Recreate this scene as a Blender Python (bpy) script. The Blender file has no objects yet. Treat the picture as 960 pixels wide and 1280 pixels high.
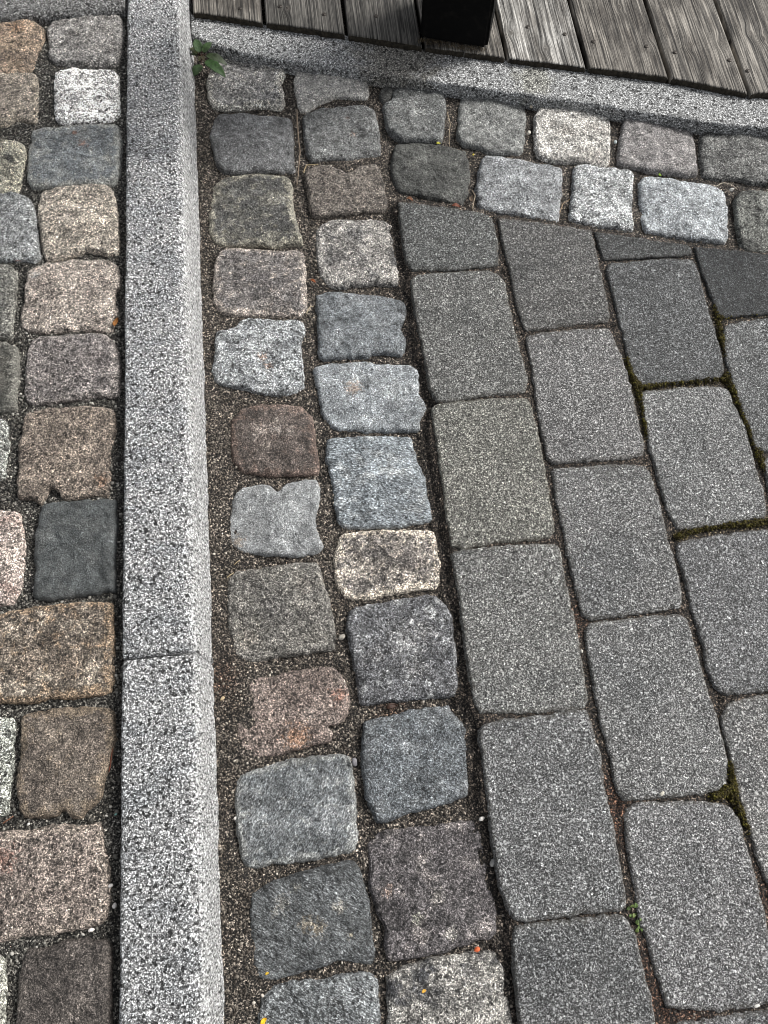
import bpy, bmesh, math, random
import numpy as np
from mathutils import Matrix, Vector, noise as mn

# ------------------------------------------------------------ camera, sky, sun, exposure
scene = bpy.context.scene
CAM = [[0.993762, 0.094319, -0.059498], [-0.109147, 0.932063, -0.345465], [0.022872, 0.349804, 0.936544]]

H = 1.10
cd = bpy.data.cameras.new('camera'); cam = bpy.data.objects.new('camera', cd)
scene.collection.objects.link(cam); scene.camera = cam
m = Matrix(CAM).to_4x4(); m.translation = (0, 0, H); cam.matrix_world = m
cd.sensor_fit = 'VERTICAL'; cd.sensor_height = 36.0; cd.lens = 962 / 1280 * 36.0
cd.clip_start = .02; cd.clip_end = 500
scene.cycles.filter_width = 1.05
scene.render.resolution_x = 768; scene.render.resolution_y = 1024

SUN_EL, SUN_AZ = math.radians(40), math.radians(20)      # azimuth measured from +X towards +Y
w = bpy.data.worlds.new('World'); scene.world = w; w.use_nodes = True
wn = w.node_tree; bgn = wn.nodes['Background']
sky = wn.nodes.new('ShaderNodeTexSky'); sky.sky_type = 'NISHITA'; sky.sun_disc = False
sky.sun_elevation = SUN_EL; sky.sun_rotation = math.pi / 2 - SUN_AZ
sky.air_density = 1.0; sky.dust_density = 4.0
hs = wn.nodes.new('ShaderNodeHueSaturation'); hs.inputs['Saturation'].default_value = .2
wn.links.new(sky.outputs[0], hs.inputs['Color']); wn.links.new(hs.outputs[0], bgn.inputs[0])
bgn.inputs[1].default_value = .082
sd = bpy.data.lights.new('sun', 'SUN'); sd.energy = 2.15; sd.angle = math.radians(19); sd.color = (1, .97, .93)
sun = bpy.data.objects.new('sun', sd); scene.collection.objects.link(sun)
dv = Vector((math.cos(SUN_EL) * math.cos(SUN_AZ), math.cos(SUN_EL) * math.sin(SUN_AZ), math.sin(SUN_EL)))
sun.rotation_euler = dv.to_track_quat('Z', 'Y').to_euler()
scene.view_settings.view_transform = 'Standard'; scene.view_settings.look = 'None'
scene.view_settings.exposure = .74; scene.view_settings.gamma = 1

# ------------------------------------------------------------ data: outlines in metres on the ground
STONES = [
  {'k': 's', 'z': 0.088, 'label': 'grey brown sett at the top of the left pavement, right below the dark edging', 'pts': [(-0.4361, 1.3819), (-0.412, 1.3903), (-0.3356, 1.3946), (-0.3124, 1.3907), (-0.3078, 1.3718), (-0.3087, 1.3071), (-0.3155, 1.2761), (-0.3337, 1.2678), (-0.3774, 1.2753), (-0.4211, 1.2847), (-0.4355, 1.2957), (-0.4383, 1.3295), (-0.4421, 1.3539)], 'c': (0.2838, 0.2735, 0.2592), 'c2': (0.174, 0.1656, 0.1549), 'g': 'setts of the raised left pavement'},
  {'k': 's', 'z': 0.088, 'label': 'small black and white speckled sett left of the kerb, above the dark blue grey one', 'pts': [(-0.4243, 1.2598), (-0.3938, 1.263), (-0.3462, 1.2611), (-0.3223, 1.2533), (-0.3151, 1.2392), (-0.3133, 1.1972), (-0.3116, 1.1561), (-0.321, 1.1441), (-0.3522, 1.1394), (-0.3861, 1.1405), (-0.4118, 1.1426), (-0.4206, 1.1598), (-0.4237, 1.2064)], 'c': (0.8896, 0.876, 0.8507), 'c2': (0.5127, 0.5028, 0.4891), 'sp': 1.05, 'g': 'setts of the raised left pavement'},
  {'k': 's', 'z': 0.088, 'label': 'dark blue grey sett with a small orange rust mark left of the kerb', 'pts': [(-0.4597, 1.1304), (-0.4452, 1.1346), (-0.3859, 1.135), (-0.3263, 1.1336), (-0.3127, 1.1288), (-0.3083, 1.0942), (-0.3092, 1.0502), (-0.3115, 1.0176), (-0.3206, 0.9996), (-0.3704, 1.004), (-0.4068, 1.0021), (-0.4315, 1.0026), (-0.4511, 1.0044), (-0.4596, 1.0203), (-0.4631, 1.0635), (-0.4624, 1.1021)], 'c': (0.1668, 0.1813, 0.1888), 'c2': (0.2502, 0.2636, 0.261), 'sp': 0.6, 'rim': 0.5, 'rc': (0.4241, 0.4193, 0.3752), 'st': [(-0.3846, 1.114, 0.0058, (0.2562, 0.1183, 0.0705)), (-0.3705, 1.0862, 0.0081, (0.2237, 0.1148, 0.0761))], 'g': 'setts of the raised left pavement'},
  {'k': 's', 'z': 0.088, 'label': 'squarish beige sett left of the kerb, right below the dark blue grey one', 'pts': [(-0.4384, 0.9815), (-0.4312, 0.9942), (-0.3951, 1.0011), (-0.3415, 1.0015), (-0.3244, 0.9932), (-0.3162, 0.9657), (-0.3118, 0.9144), (-0.3102, 0.8774), (-0.3112, 0.8585), (-0.3276, 0.8569), (-0.3593, 0.8676), (-0.3817, 0.8603), (-0.4165, 0.8541), (-0.4254, 0.8565), (-0.4315, 0.8836), (-0.4386, 0.929), (-0.4411, 0.9569)], 'c': (0.3995, 0.3572, 0.303), 'c2': (0.2856, 0.2559, 0.2167), 'st': [(-0.3895, 0.9339, 0.0186, (0.465, 0.4156, 0.3612)), (-0.3568, 0.8988, 0.014, (0.2293, 0.1969, 0.1645))], 'g': 'setts of the raised left pavement'},
  {'k': 's', 'z': 0.088, 'label': 'pale pinkish beige sett with slanted left side, white chipped corner, left of the kerb', 'pts': [(-0.4508, 0.8173), (-0.4456, 0.8367), (-0.425, 0.8471), (-0.3777, 0.8521), (-0.3313, 0.8494), (-0.3148, 0.837), (-0.3058, 0.8146), (-0.3093, 0.7952), (-0.3178, 0.7809), (-0.3164, 0.7628), (-0.3114, 0.752), (-0.3161, 0.7363), (-0.3182, 0.7147), (-0.3363, 0.7135), (-0.363, 0.7189), (-0.3932, 0.7203), (-0.4268, 0.7206), (-0.4462, 0.7253), (-0.4551, 0.7348), (-0.4573, 0.7539), (-0.4536, 0.7756), (-0.4511, 0.7992)], 'c': (0.3552, 0.313, 0.2746), 'c2': (0.2639, 0.2306, 0.2031), 'st': [(-0.4363, 0.8205, 0.0081, (0.6785, 0.6785, 0.6641))], 'g': 'setts of the raised left pavement'},
  {'k': 's', 'z': 0.088, 'label': 'mauve grey sett left of the kerb between pale pinkish sett and brown notched one', 'pts': [(-0.4427, 0.7021), (-0.43, 0.7123), (-0.3808, 0.7105), (-0.3363, 0.7106), (-0.3229, 0.7021), (-0.3119, 0.6854), (-0.3068, 0.6581), (-0.3065, 0.6235), (-0.3086, 0.6006), (-0.3202, 0.5977), (-0.3413, 0.6024), (-0.3704, 0.5985), (-0.4063, 0.598), (-0.4318, 0.5978), (-0.4437, 0.6056), (-0.4453, 0.6369), (-0.4447, 0.6713)], 'c': (0.2006, 0.1824, 0.174), 'c2': (0.1444, 0.1327, 0.1291), 'rim': 0.5, 'rc': (0.3117, 0.2829, 0.2606), 'st': [(-0.3512, 0.6601, 0.0256, (0.1226, 0.1087, 0.1055)), (-0.4092, 0.6381, 0.0163, (0.2525, 0.2259, 0.2112))], 'g': 'setts of the raised left pavement'},
  {'k': 's', 'z': 0.088, 'label': 'brown sett with a chipped notch in its lower edge, above the dark slate sett', 'pts': [(-0.4432, 0.5737), (-0.4391, 0.5839), (-0.4059, 0.5873), (-0.3596, 0.5854), (-0.327, 0.5796), (-0.3141, 0.5717), (-0.3114, 0.5399), (-0.319, 0.5084), (-0.3186, 0.4768), (-0.3203, 0.4387), (-0.3381, 0.4417), (-0.3592, 0.4414), (-0.3846, 0.4415), (-0.3884, 0.4541), (-0.3998, 0.4614), (-0.4059, 0.4485), (-0.4121, 0.4382), (-0.4245, 0.4455), (-0.4423, 0.4485), (-0.4472, 0.4785), (-0.4486, 0.5251)], 'c': (0.2279, 0.1908, 0.1572), 'c2': (0.1613, 0.1345, 0.112), 'st': [(-0.3299, 0.4642, 0.0105, (0.3063, 0.1838, 0.1152))], 'g': 'setts of the raised left pavement'},
  {'k': 's', 'z': 0.088, 'label': 'smooth dark slate sett left of the kerb, tall rectangle between two brown setts', 'pts': [(-0.414, 0.4312), (-0.4088, 0.4379), (-0.3801, 0.4374), (-0.3313, 0.4349), (-0.3168, 0.4323), (-0.3101, 0.4267), (-0.3097, 0.3919), (-0.3115, 0.3558), (-0.31, 0.3201), (-0.3108, 0.3022), (-0.3289, 0.3008), (-0.3617, 0.2975), (-0.3943, 0.2965), (-0.4113, 0.2993), (-0.4168, 0.3054), (-0.4159, 0.3311), (-0.4176, 0.3666), (-0.416, 0.4027)], 'c': (0.0807, 0.0877, 0.0884), 'c2': (0.1123, 0.1178, 0.1158), 'sp': 0.5, 'gs': 330, 'g': 'setts of the raised left pavement'},
  {'k': 's', 'z': 0.088, 'label': 'widest brown sett with pale blotches and rusty right edge, left of the kerb joint', 'pts': [(-0.4841, 0.2774), (-0.4596, 0.2835), (-0.44, 0.2869), (-0.394, 0.2887), (-0.3519, 0.2887), (-0.3223, 0.2845), (-0.3137, 0.2803), (-0.3123, 0.2475), (-0.3108, 0.2112), (-0.3114, 0.178), (-0.3143, 0.167), (-0.3264, 0.1633), (-0.3487, 0.1626), (-0.3638, 0.1612), (-0.3861, 0.1666), (-0.4111, 0.1622), (-0.4333, 0.1656), (-0.4726, 0.1708)], 'c': (0.1484, 0.1252, 0.1012), 'c2': (0.3768, 0.3317, 0.2737), 'bl': 0.56, 'rim': 0.45, 'rc': (0.4058, 0.2859, 0.1797), 'st': [(-0.4171, 0.211, 0.0186, (0.3512, 0.2878, 0.2276)), (-0.361, 0.205, 0.0163, (0.2832, 0.2275, 0.1778)), (-0.3929, 0.2398, 0.014, (0.0559, 0.0421, 0.0314)), (-0.3415, 0.245, 0.0186, (0.0645, 0.0494, 0.0368)), (-0.4341, 0.2442, 0.014, (0.0596, 0.0462, 0.0341))], 'g': 'setts of the raised left pavement'},
  {'k': 's', 'z': 0.088, 'label': 'brown sett with chipped lower right corner, below the widest brown sett', 'pts': [(-0.4241, 0.1426), (-0.4174, 0.1479), (-0.3885, 0.1498), (-0.3483, 0.1484), (-0.3119, 0.1425), (-0.3087, 0.1243), (-0.3084, 0.1026), (-0.3121, 0.0817), (-0.3187, 0.0644), (-0.3242, 0.0415), (-0.3394, 0.0265), (-0.3478, 0.0182), (-0.3594, 0.0204), (-0.3655, 0.0303), (-0.3703, 0.0299), (-0.3777, 0.0234), (-0.3987, 0.023), (-0.4142, 0.0274), (-0.4226, 0.0412), (-0.4258, 0.0647), (-0.4251, 0.0883), (-0.4226, 0.115)], 'c': (0.1371, 0.1148, 0.0963), 'c2': (0.1778, 0.1507, 0.1241), 'sp': 0.7, 'rim': 0.35, 'rc': (0.2792, 0.2164, 0.1457), 'g': 'setts of the raised left pavement'},
  {'k': 's', 'z': 0.088, 'label': 'large reddish brown sett reaching the photo edge, lower left', 'pts': [(-0.4521, 0.009), (-0.4427, 0.0097), (-0.4247, 0.0104), (-0.4009, 0.0087), (-0.383, 0.0121), (-0.3657, 0.0093), (-0.3389, 0.0073), (-0.3265, 0.0077), (-0.3215, -0.0046), (-0.3203, -0.0182), (-0.3144, -0.033), (-0.3121, -0.0604), (-0.3127, -0.0792), (-0.3162, -0.0923), (-0.3244, -0.1015), (-0.3363, -0.1043), (-0.3555, -0.1047), (-0.3782, -0.1071), (-0.4074, -0.1054), (-0.4237, -0.1069), (-0.4464, -0.1059)], 'c': (0.2154, 0.1806, 0.1576), 'c2': (0.2835, 0.2435, 0.2136), 'rim': 0.4, 'rc': (0.4116, 0.3534, 0.2953), 'st': [(-0.4336, -0.0202, 0.0163, (0.158, 0.0719, 0.052))], 'g': 'setts of the raised left pavement'},
  {'k': 's', 'z': 0.088, 'label': 'dark brown sett at the bottom left, cut by the lower photo edge', 'pts': [(-0.4091, -0.1257), (-0.404, -0.1206), (-0.3777, -0.1203), (-0.3643, -0.1161), (-0.3414, -0.117), (-0.3158, -0.1216), (-0.3093, -0.1256), (-0.3099, -0.1492), (-0.3095, -0.1772), (-0.3082, -0.2078), (-0.3097, -0.2313), (-0.3324, -0.2317), (-0.3934, -0.2276), (-0.4096, -0.2167), (-0.4127, -0.1763), (-0.4117, -0.1448)], 'c': (0.0839, 0.0733, 0.0662), 'c2': (0.1167, 0.1025, 0.0909), 'sp': 0.7, 'g': 'setts of the raised left pavement'},
  {'k': 's', 'z': 0.088, 'label': 'tan sett with orange tinge at the upper left photo edge, below the edging', 'pts': [(-0.6104, 1.3917), (-0.5279, 1.3892), (-0.4838, 1.3919), (-0.4605, 1.3839), (-0.4498, 1.3667), (-0.4514, 1.3386), (-0.4612, 1.3056), (-0.4668, 1.2768), (-0.4745, 1.2639), (-0.5036, 1.2643), (-0.6006, 1.2723)], 'c': (0.2941, 0.228, 0.1685), 'c2': (0.205, 0.1632, 0.1284), 'st': [(-0.4959, 1.3706, 0.0186, (0.3055, 0.183, 0.1024))], 'g': 'setts of the raised left pavement'},
  {'k': 's', 'z': 0.088, 'label': 'grey brown sett at the left photo edge, below the orange tinged tan one', 'pts': [(-0.6, 1.2646), (-0.52, 1.2618), (-0.4938, 1.2616), (-0.4633, 1.261), (-0.4559, 1.2508), (-0.4526, 1.2088), (-0.4523, 1.1735), (-0.4525, 1.1479), (-0.4674, 1.1492), (-0.488, 1.1564), (-0.5048, 1.1451), (-0.5905, 1.1488)], 'c': (0.2628, 0.2322, 0.1957), 'c2': (0.1946, 0.1709, 0.1448), 'rim': 0.4, 'rc': (0.3941, 0.3487, 0.2738), 'g': 'setts of the raised left pavement'},
  {'k': 's', 'z': 0.088, 'label': 'pale yellowish dark patched sett at the left photo edge, beside dark blue grey sett', 'pts': [(-0.5908, 1.1202), (-0.5108, 1.1133), (-0.4947, 1.1102), (-0.4742, 1.0996), (-0.4679, 1.0797), (-0.4705, 1.0538), (-0.4727, 1.0215), (-0.4754, 0.9998), (-0.4921, 0.9979), (-0.5815, 1.0075)], 'c': (0.3645, 0.3483, 0.2804), 'c2': (0.0838, 0.0832, 0.0749), 'bl': 0.5, 'rim': 0.7, 'rc': (0.4596, 0.4379, 0.3553), 'st': [(-0.493, 1.0344, 0.0186, (0.0479, 0.0479, 0.0439)), (-0.4931, 1.0809, 0.0116, (0.504, 0.4878, 0.4098))], 'g': 'setts of the raised left pavement'},
  {'k': 's', 'z': 0.088, 'label': 'light grey rounded sett at the left photo edge, beside the squarish beige sett', 'pts': [(-0.5837, 1.0026), (-0.5036, 0.9956), (-0.4751, 0.9931), (-0.4591, 0.9833), (-0.4491, 0.9626), (-0.4436, 0.9262), (-0.438, 0.8874), (-0.4355, 0.8605), (-0.4452, 0.8536), (-0.4716, 0.8607), (-0.5724, 0.8668)], 'c': (0.3359, 0.3475, 0.3447), 'c2': (0.2338, 0.2416, 0.2423), 'sp': 0.85, 'g': 'setts of the raised left pavement'},
  {'k': 's', 'z': 0.088, 'label': 'narrow grey sett end at the left photo edge, beside the pale pinkish beige sett', 'pts': [(-0.5818, 0.8615), (-0.4948, 0.8535), (-0.481, 0.8507), (-0.4717, 0.8391), (-0.4687, 0.8296), (-0.4693, 0.7964), (-0.469, 0.7682), (-0.471, 0.719), (-0.4792, 0.7169), (-0.5701, 0.7255)], 'c': (0.1646, 0.1634, 0.1482), 'c2': (0.1075, 0.1067, 0.0978), 'rim': 0.5, 'rc': (0.2549, 0.2484, 0.2192), 'g': 'setts of the raised left pavement'},
  {'k': 's', 'z': 0.088, 'label': 'dark olive grey pale edged sett at the left photo edge, beside mauve grey sett', 'pts': [(-0.5715, 0.7143), (-0.4857, 0.7062), (-0.4749, 0.7037), (-0.4613, 0.6954), (-0.458, 0.6782), (-0.4566, 0.6517), (-0.458, 0.6137), (-0.4568, 0.5922), (-0.4681, 0.588), (-0.5614, 0.5985)], 'c': (0.0629, 0.0624, 0.0548), 'c2': (0.0886, 0.0855, 0.0741), 'sp': 0.6, 'rim': 0.7, 'rc': (0.1957, 0.1907, 0.1683), 'g': 'setts of the raised left pavement'},
  {'k': 's', 'z': 0.088, 'label': 'sliver of a pale grey sett at the left photo edge, beside the notched brown sett', 'pts': [(-0.5669, 0.5832), (-0.4775, 0.5745), (-0.4691, 0.5671), (-0.4661, 0.5538), (-0.4649, 0.5344), (-0.4649, 0.5153), (-0.4684, 0.4993), (-0.4707, 0.4808), (-0.5584, 0.4871)], 'c': (0.2589, 0.2672, 0.2479), 'c2': (0.1687, 0.1741, 0.1623), 'sp': 1.1, 'g': 'setts of the raised left pavement'},
  {'k': 's', 'z': 0.088, 'label': 'pale pink sett with reddish specks at the left photo edge, beside the dark slate sett', 'pts': [(-0.5516, 0.4355), (-0.4686, 0.4295), (-0.4477, 0.4274), (-0.4419, 0.4208), (-0.436, 0.3906), (-0.4334, 0.3614), (-0.4339, 0.3296), (-0.4372, 0.312), (-0.4437, 0.2972), (-0.454, 0.295), (-0.54, 0.3028)], 'c': (0.439, 0.3729, 0.3321), 'c2': (0.2913, 0.2225, 0.1948), 'sp': 0.9, 'g': 'setts of the raised left pavement'},
  {'k': 's', 'z': 0.088, 'label': 'greenish white sliver of a sett at the left photo edge, below the widest brown sett', 'pts': [(-0.5307, 0.1531), (-0.451, 0.1445), (-0.439, 0.1432), (-0.4347, 0.1378), (-0.434, 0.1075), (-0.4343, 0.0779), (-0.4364, 0.0482), (-0.4401, 0.0293), (-0.52, 0.0327)], 'c': (0.4522, 0.4691, 0.4186), 'c2': (0.2051, 0.2138, 0.1893), 'sp': 1.1, 'g': 'setts of the raised left pavement'},
  {'k': 's', 'z': 0.088, 'label': 'thin pale sliver of a sett at the very bottom left, beside the dark brown one', 'pts': [(-0.5158, -0.1136), (-0.438, -0.1241), (-0.4313, -0.1313), (-0.4285, -0.1469), (-0.428, -0.1707), (-0.4272, -0.1979), (-0.4307, -0.2127), (-0.5073, -0.2054)], 'c': (0.4332, 0.4332, 0.3766), 'c2': (0.2566, 0.2566, 0.2285), 'g': 'setts of the raised left pavement'},
  {'k': 's', 'z': 0, 'label': 'grey sett next to the green weed in the corner between kerb and edging', 'pts': [(-0.1669, 1.3382), (-0.1585, 1.3607), (-0.1332, 1.3757), (-0.0945, 1.3726), (-0.0667, 1.366), (-0.0474, 1.3495), (-0.0248, 1.3392), (-0.024, 1.3264), (-0.0329, 1.3083), (-0.03, 1.281), (-0.03, 1.2564), (-0.0371, 1.2408), (-0.058, 1.2466), (-0.082, 1.2506), (-0.111, 1.247), (-0.144, 1.2498), (-0.1649, 1.2576), (-0.1715, 1.2867), (-0.1721, 1.3198)], 'c': (0.292, 0.2862, 0.2757), 'c2': (0.2012, 0.1994, 0.1934), 'rim': 0.5, 'rc': (0.6968, 0.6689, 0.59), 'g': 'setts of the double row beside the kerb'},
  {'k': 's', 'z': 0, 'label': 'plain dark grey sett beside the kerb, second one below the green weed', 'pts': [(-0.1628, 1.2292), (-0.1489, 1.2401), (-0.1114, 1.2369), (-0.0741, 1.2298), (-0.0321, 1.2242), (-0.0175, 1.217), (-0.0166, 1.1851), (-0.0199, 1.1366), (-0.0197, 1.0965), (-0.0247, 1.0875), (-0.0538, 1.09), (-0.09, 1.0951), (-0.1222, 1.0923), (-0.1496, 1.0984), (-0.1619, 1.1202), (-0.1656, 1.1434), (-0.1705, 1.1747), (-0.168, 1.2059)], 'c': (0.1848, 0.1883, 0.1891), 'c2': (0.1474, 0.1479, 0.1491), 'sp': 0.8, 'gs': 300, 'g': 'setts of the double row beside the kerb'},
  {'k': 's', 'z': 0, 'label': 'large dark sett with yellowish pale worn edges beside the kerb', 'pts': [(-0.1727, 1.0559), (-0.1604, 1.0788), (-0.1442, 1.0886), (-0.099, 1.0902), (-0.0544, 1.0807), (-0.036, 1.0716), (-0.0271, 1.0523), (-0.0306, 1.0214), (-0.0276, 0.9815), (-0.0225, 0.9527), (-0.0192, 0.9401), (-0.0203, 0.9245), (-0.0457, 0.9234), (-0.0724, 0.9223), (-0.0944, 0.9295), (-0.1113, 0.9276), (-0.1501, 0.9328), (-0.1721, 0.9417), (-0.1783, 0.9667), (-0.1785, 1.0057)], 'c': (0.0867, 0.0861, 0.0819), 'c2': (0.1419, 0.1372, 0.12), 'sp': 0.8, 'rim': 0.75, 'rc': (0.2961, 0.28, 0.2272), 'st': [(-0.0575, 1.0183, 0.0163, (0.2997, 0.2907, 0.257)), (-0.1345, 1.0524, 0.014, (0.2033, 0.201, 0.1871)), (-0.0765, 0.935, 0.0163, (0.2976, 0.2857, 0.237)), (-0.0942, 0.9999, 0.0233, (0.065, 0.0663, 0.0638))], 'g': 'setts of the double row beside the kerb'},
  {'k': 's', 'z': 0, 'label': 'mauve grey sett with pinkish pale edges, directly above the light speckled sett', 'pts': [(-0.1695, 0.8953), (-0.1619, 0.9133), (-0.1464, 0.9204), (-0.1075, 0.9186), (-0.0646, 0.9113), (-0.0336, 0.9153), (-0.0185, 0.9105), (-0.0157, 0.8914), (-0.0188, 0.8495), (-0.0191, 0.8083), (-0.0189, 0.792), (-0.0282, 0.7767), (-0.0512, 0.7773), (-0.0807, 0.78), (-0.1141, 0.7848), (-0.1476, 0.7879), (-0.1687, 0.7979), (-0.1761, 0.818), (-0.1749, 0.854)], 'c': (0.1535, 0.1437, 0.1384), 'c2': (0.2087, 0.1907, 0.1783), 'rim': 0.75, 'rc': (0.3678, 0.3222, 0.2836), 'st': [(-0.0951, 0.8486, 0.0256, (0.1049, 0.0985, 0.0985)), (-0.0502, 0.8035, 0.014, (0.0894, 0.085, 0.085))], 'g': 'setts of the double row beside the kerb'},
  {'k': 's', 'z': 0, 'label': 'light granite sett with black specks, ragged outline and an orange streak', 'pts': [(-0.1716, 0.7537), (-0.1407, 0.7602), (-0.1335, 0.7722), (-0.1145, 0.7768), (-0.0733, 0.7682), (-0.0438, 0.767), (-0.0295, 0.7593), (-0.0265, 0.7447), (-0.0346, 0.7251), (-0.0366, 0.6974), (-0.0348, 0.6682), (-0.0339, 0.6441), (-0.0357, 0.6368), (-0.057, 0.63), (-0.078, 0.6261), (-0.106, 0.6347), (-0.134, 0.6448), (-0.1608, 0.6519), (-0.1773, 0.6609), (-0.1831, 0.6825), (-0.1768, 0.7154)], 'c': (0.3308, 0.3461, 0.3514), 'c2': (0.2353, 0.2467, 0.2546), 'sp': 0.95, 'st': [(-0.0993, 0.6966, 0.0081, (0.3484, 0.2027, 0.1229)), (-0.0912, 0.6776, 0.007, (0.3277, 0.1951, 0.1264))], 'g': 'setts of the double row beside the kerb'},
  {'k': 's', 'z': 0, 'label': 'dark brown sett with white lichen flecks, half sunk in sand beside the kerb', 'pts': [(-0.1544, 0.587), (-0.1331, 0.608), (-0.0983, 0.6105), (-0.0625, 0.607), (-0.0434, 0.6022), (-0.028, 0.5847), (-0.0259, 0.5615), (-0.0258, 0.5304), (-0.025, 0.5247), (-0.0232, 0.4995), (-0.0259, 0.482), (-0.0521, 0.4819), (-0.083, 0.485), (-0.1175, 0.4898), (-0.142, 0.4963), (-0.156, 0.5169), (-0.1571, 0.5518)], 'c': (0.0885, 0.0735, 0.065), 'c2': (0.1201, 0.1004, 0.089), 'sp': 0.8, 'rim': 0.3, 'rc': (0.2505, 0.167, 0.1313), 'st': [(-0.085, 0.5643, 0.0105, (0.3635, 0.3305, 0.303)), (-0.0641, 0.5552, 0.007, (0.2918, 0.2572, 0.2312)), (-0.1197, 0.5536, 0.0081, (0.2936, 0.2645, 0.2379)), (-0.1103, 0.564, 0.0128, (0.4087, 0.3563, 0.3186)), (-0.0843, 0.5756, 0.0093, (0.3599, 0.3175, 0.2823)), (-0.1031, 0.5338, 0.0093, (0.2913, 0.2567, 0.2233))], 'g': 'setts of the double row beside the kerb'},
  {'k': 's', 'z': 0, 'label': 'smooth light grey sett with a notch in its top edge, below the dark brown one', 'pts': [(-0.1573, 0.4548), (-0.1419, 0.4706), (-0.1147, 0.4719), (-0.099, 0.4663), (-0.0909, 0.4574), (-0.0859, 0.4583), (-0.0754, 0.4679), (-0.0528, 0.4711), (-0.0318, 0.4703), (-0.0254, 0.4562), (-0.0282, 0.4364), (-0.0363, 0.4122), (-0.0358, 0.3875), (-0.0277, 0.3674), (-0.0309, 0.3575), (-0.0457, 0.3527), (-0.0686, 0.3525), (-0.0982, 0.3569), (-0.1243, 0.3608), (-0.1502, 0.3672), (-0.1652, 0.3814), (-0.1679, 0.4048), (-0.1655, 0.4331)], 'c': (0.2989, 0.3097, 0.3126), 'c2': (0.2311, 0.2399, 0.2441), 'sp': 0.6, 'gs': 330, 'st': [(-0.1546, 0.3822, 0.0105, (0.2827, 0.2271, 0.1714))], 'g': 'setts of the double row beside the kerb'},
  {'k': 's', 'z': 0, 'label': 'large brownish grey sett beside the kerb, above the reddish sett', 'pts': [(-0.1723, 0.321), (-0.1587, 0.3368), (-0.1255, 0.3371), (-0.0993, 0.3382), (-0.0694, 0.3401), (-0.0397, 0.3383), (-0.0342, 0.3166), (-0.0282, 0.2889), (-0.0234, 0.2619), (-0.0222, 0.2356), (-0.0236, 0.2066), (-0.0501, 0.2059), (-0.0789, 0.2044), (-0.1075, 0.2039), (-0.1327, 0.1997), (-0.1577, 0.2001), (-0.1696, 0.2128), (-0.1721, 0.2362), (-0.174, 0.2764)], 'c': (0.1534, 0.147, 0.1346), 'c2': (0.2046, 0.1953, 0.1743), 'st': [(-0.1084, 0.2741, 0.0233, (0.101, 0.0978, 0.0948)), (-0.0596, 0.3052, 0.0163, (0.2226, 0.2028, 0.1802)), (-0.1452, 0.231, 0.0163, (0.2325, 0.2096, 0.1779))], 'g': 'setts of the double row beside the kerb'},
  {'k': 's', 'z': 0, 'label': 'crumbling reddish sett with orange patches, half buried in sand beside the kerb', 'pts': [(-0.1441, 0.1761), (-0.1305, 0.178), (-0.1092, 0.1746), (-0.0942, 0.1798), (-0.0658, 0.1801), (-0.0372, 0.1816), (-0.024, 0.1757), (-0.0152, 0.1589), (-0.0115, 0.1373), (-0.0131, 0.121), (-0.021, 0.1076), (-0.0304, 0.1021), (-0.0428, 0.1002), (-0.0379, 0.0932), (-0.0422, 0.0819), (-0.0601, 0.0785), (-0.0879, 0.0752), (-0.1155, 0.0708), (-0.1428, 0.0706), (-0.1609, 0.0789), (-0.1679, 0.0934), (-0.1668, 0.1201), (-0.1574, 0.1332), (-0.1485, 0.1553)], 'c': (0.193, 0.1555, 0.1364), 'c2': (0.2707, 0.2262, 0.2004), 'bl': 0.5, 'st': [(-0.1225, 0.1277, 0.021, (0.3529, 0.2895, 0.2539)), (-0.1374, 0.16, 0.0116, (0.285, 0.2294, 0.2053)), (-0.0547, 0.1423, 0.014, (0.0994, 0.0784, 0.0682)), (-0.0842, 0.0892, 0.0186, (0.3228, 0.1771, 0.0997)), (-0.0223, 0.1411, 0.0116, (0.3203, 0.1605, 0.1122))], 'g': 'setts of the double row beside the kerb'},
  {'k': 's', 'z': 0, 'label': 'blue grey sett with fine slanting pale streaks and a bright right edge', 'pts': [(-0.169, 0.0444), (-0.1535, 0.053), (-0.1229, 0.0569), (-0.0986, 0.0616), (-0.068, 0.0614), (-0.0341, 0.0609), (-0.019, 0.0572), (-0.0144, 0.0472), (-0.0136, 0.0212), (-0.015, -0.0041), (-0.0163, -0.029), (-0.0156, -0.0439), (-0.0203, -0.0591), (-0.0281, -0.0631), (-0.0577, -0.0646), (-0.0914, -0.0666), (-0.1238, -0.0659), (-0.1499, -0.0678), (-0.1622, -0.0645), (-0.169, -0.0522), (-0.1709, -0.0248), (-0.1727, 0.0072), (-0.1741, 0.0255)], 'c': (0.1356, 0.1459, 0.1512), 'c2': (0.2076, 0.2171, 0.2221), 'sp': 0.7, 'rim': 0.3, 'fol': (52,), 'rc': (0.4535, 0.4573, 0.4267), 'g': 'setts of the double row beside the kerb'},
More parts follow.
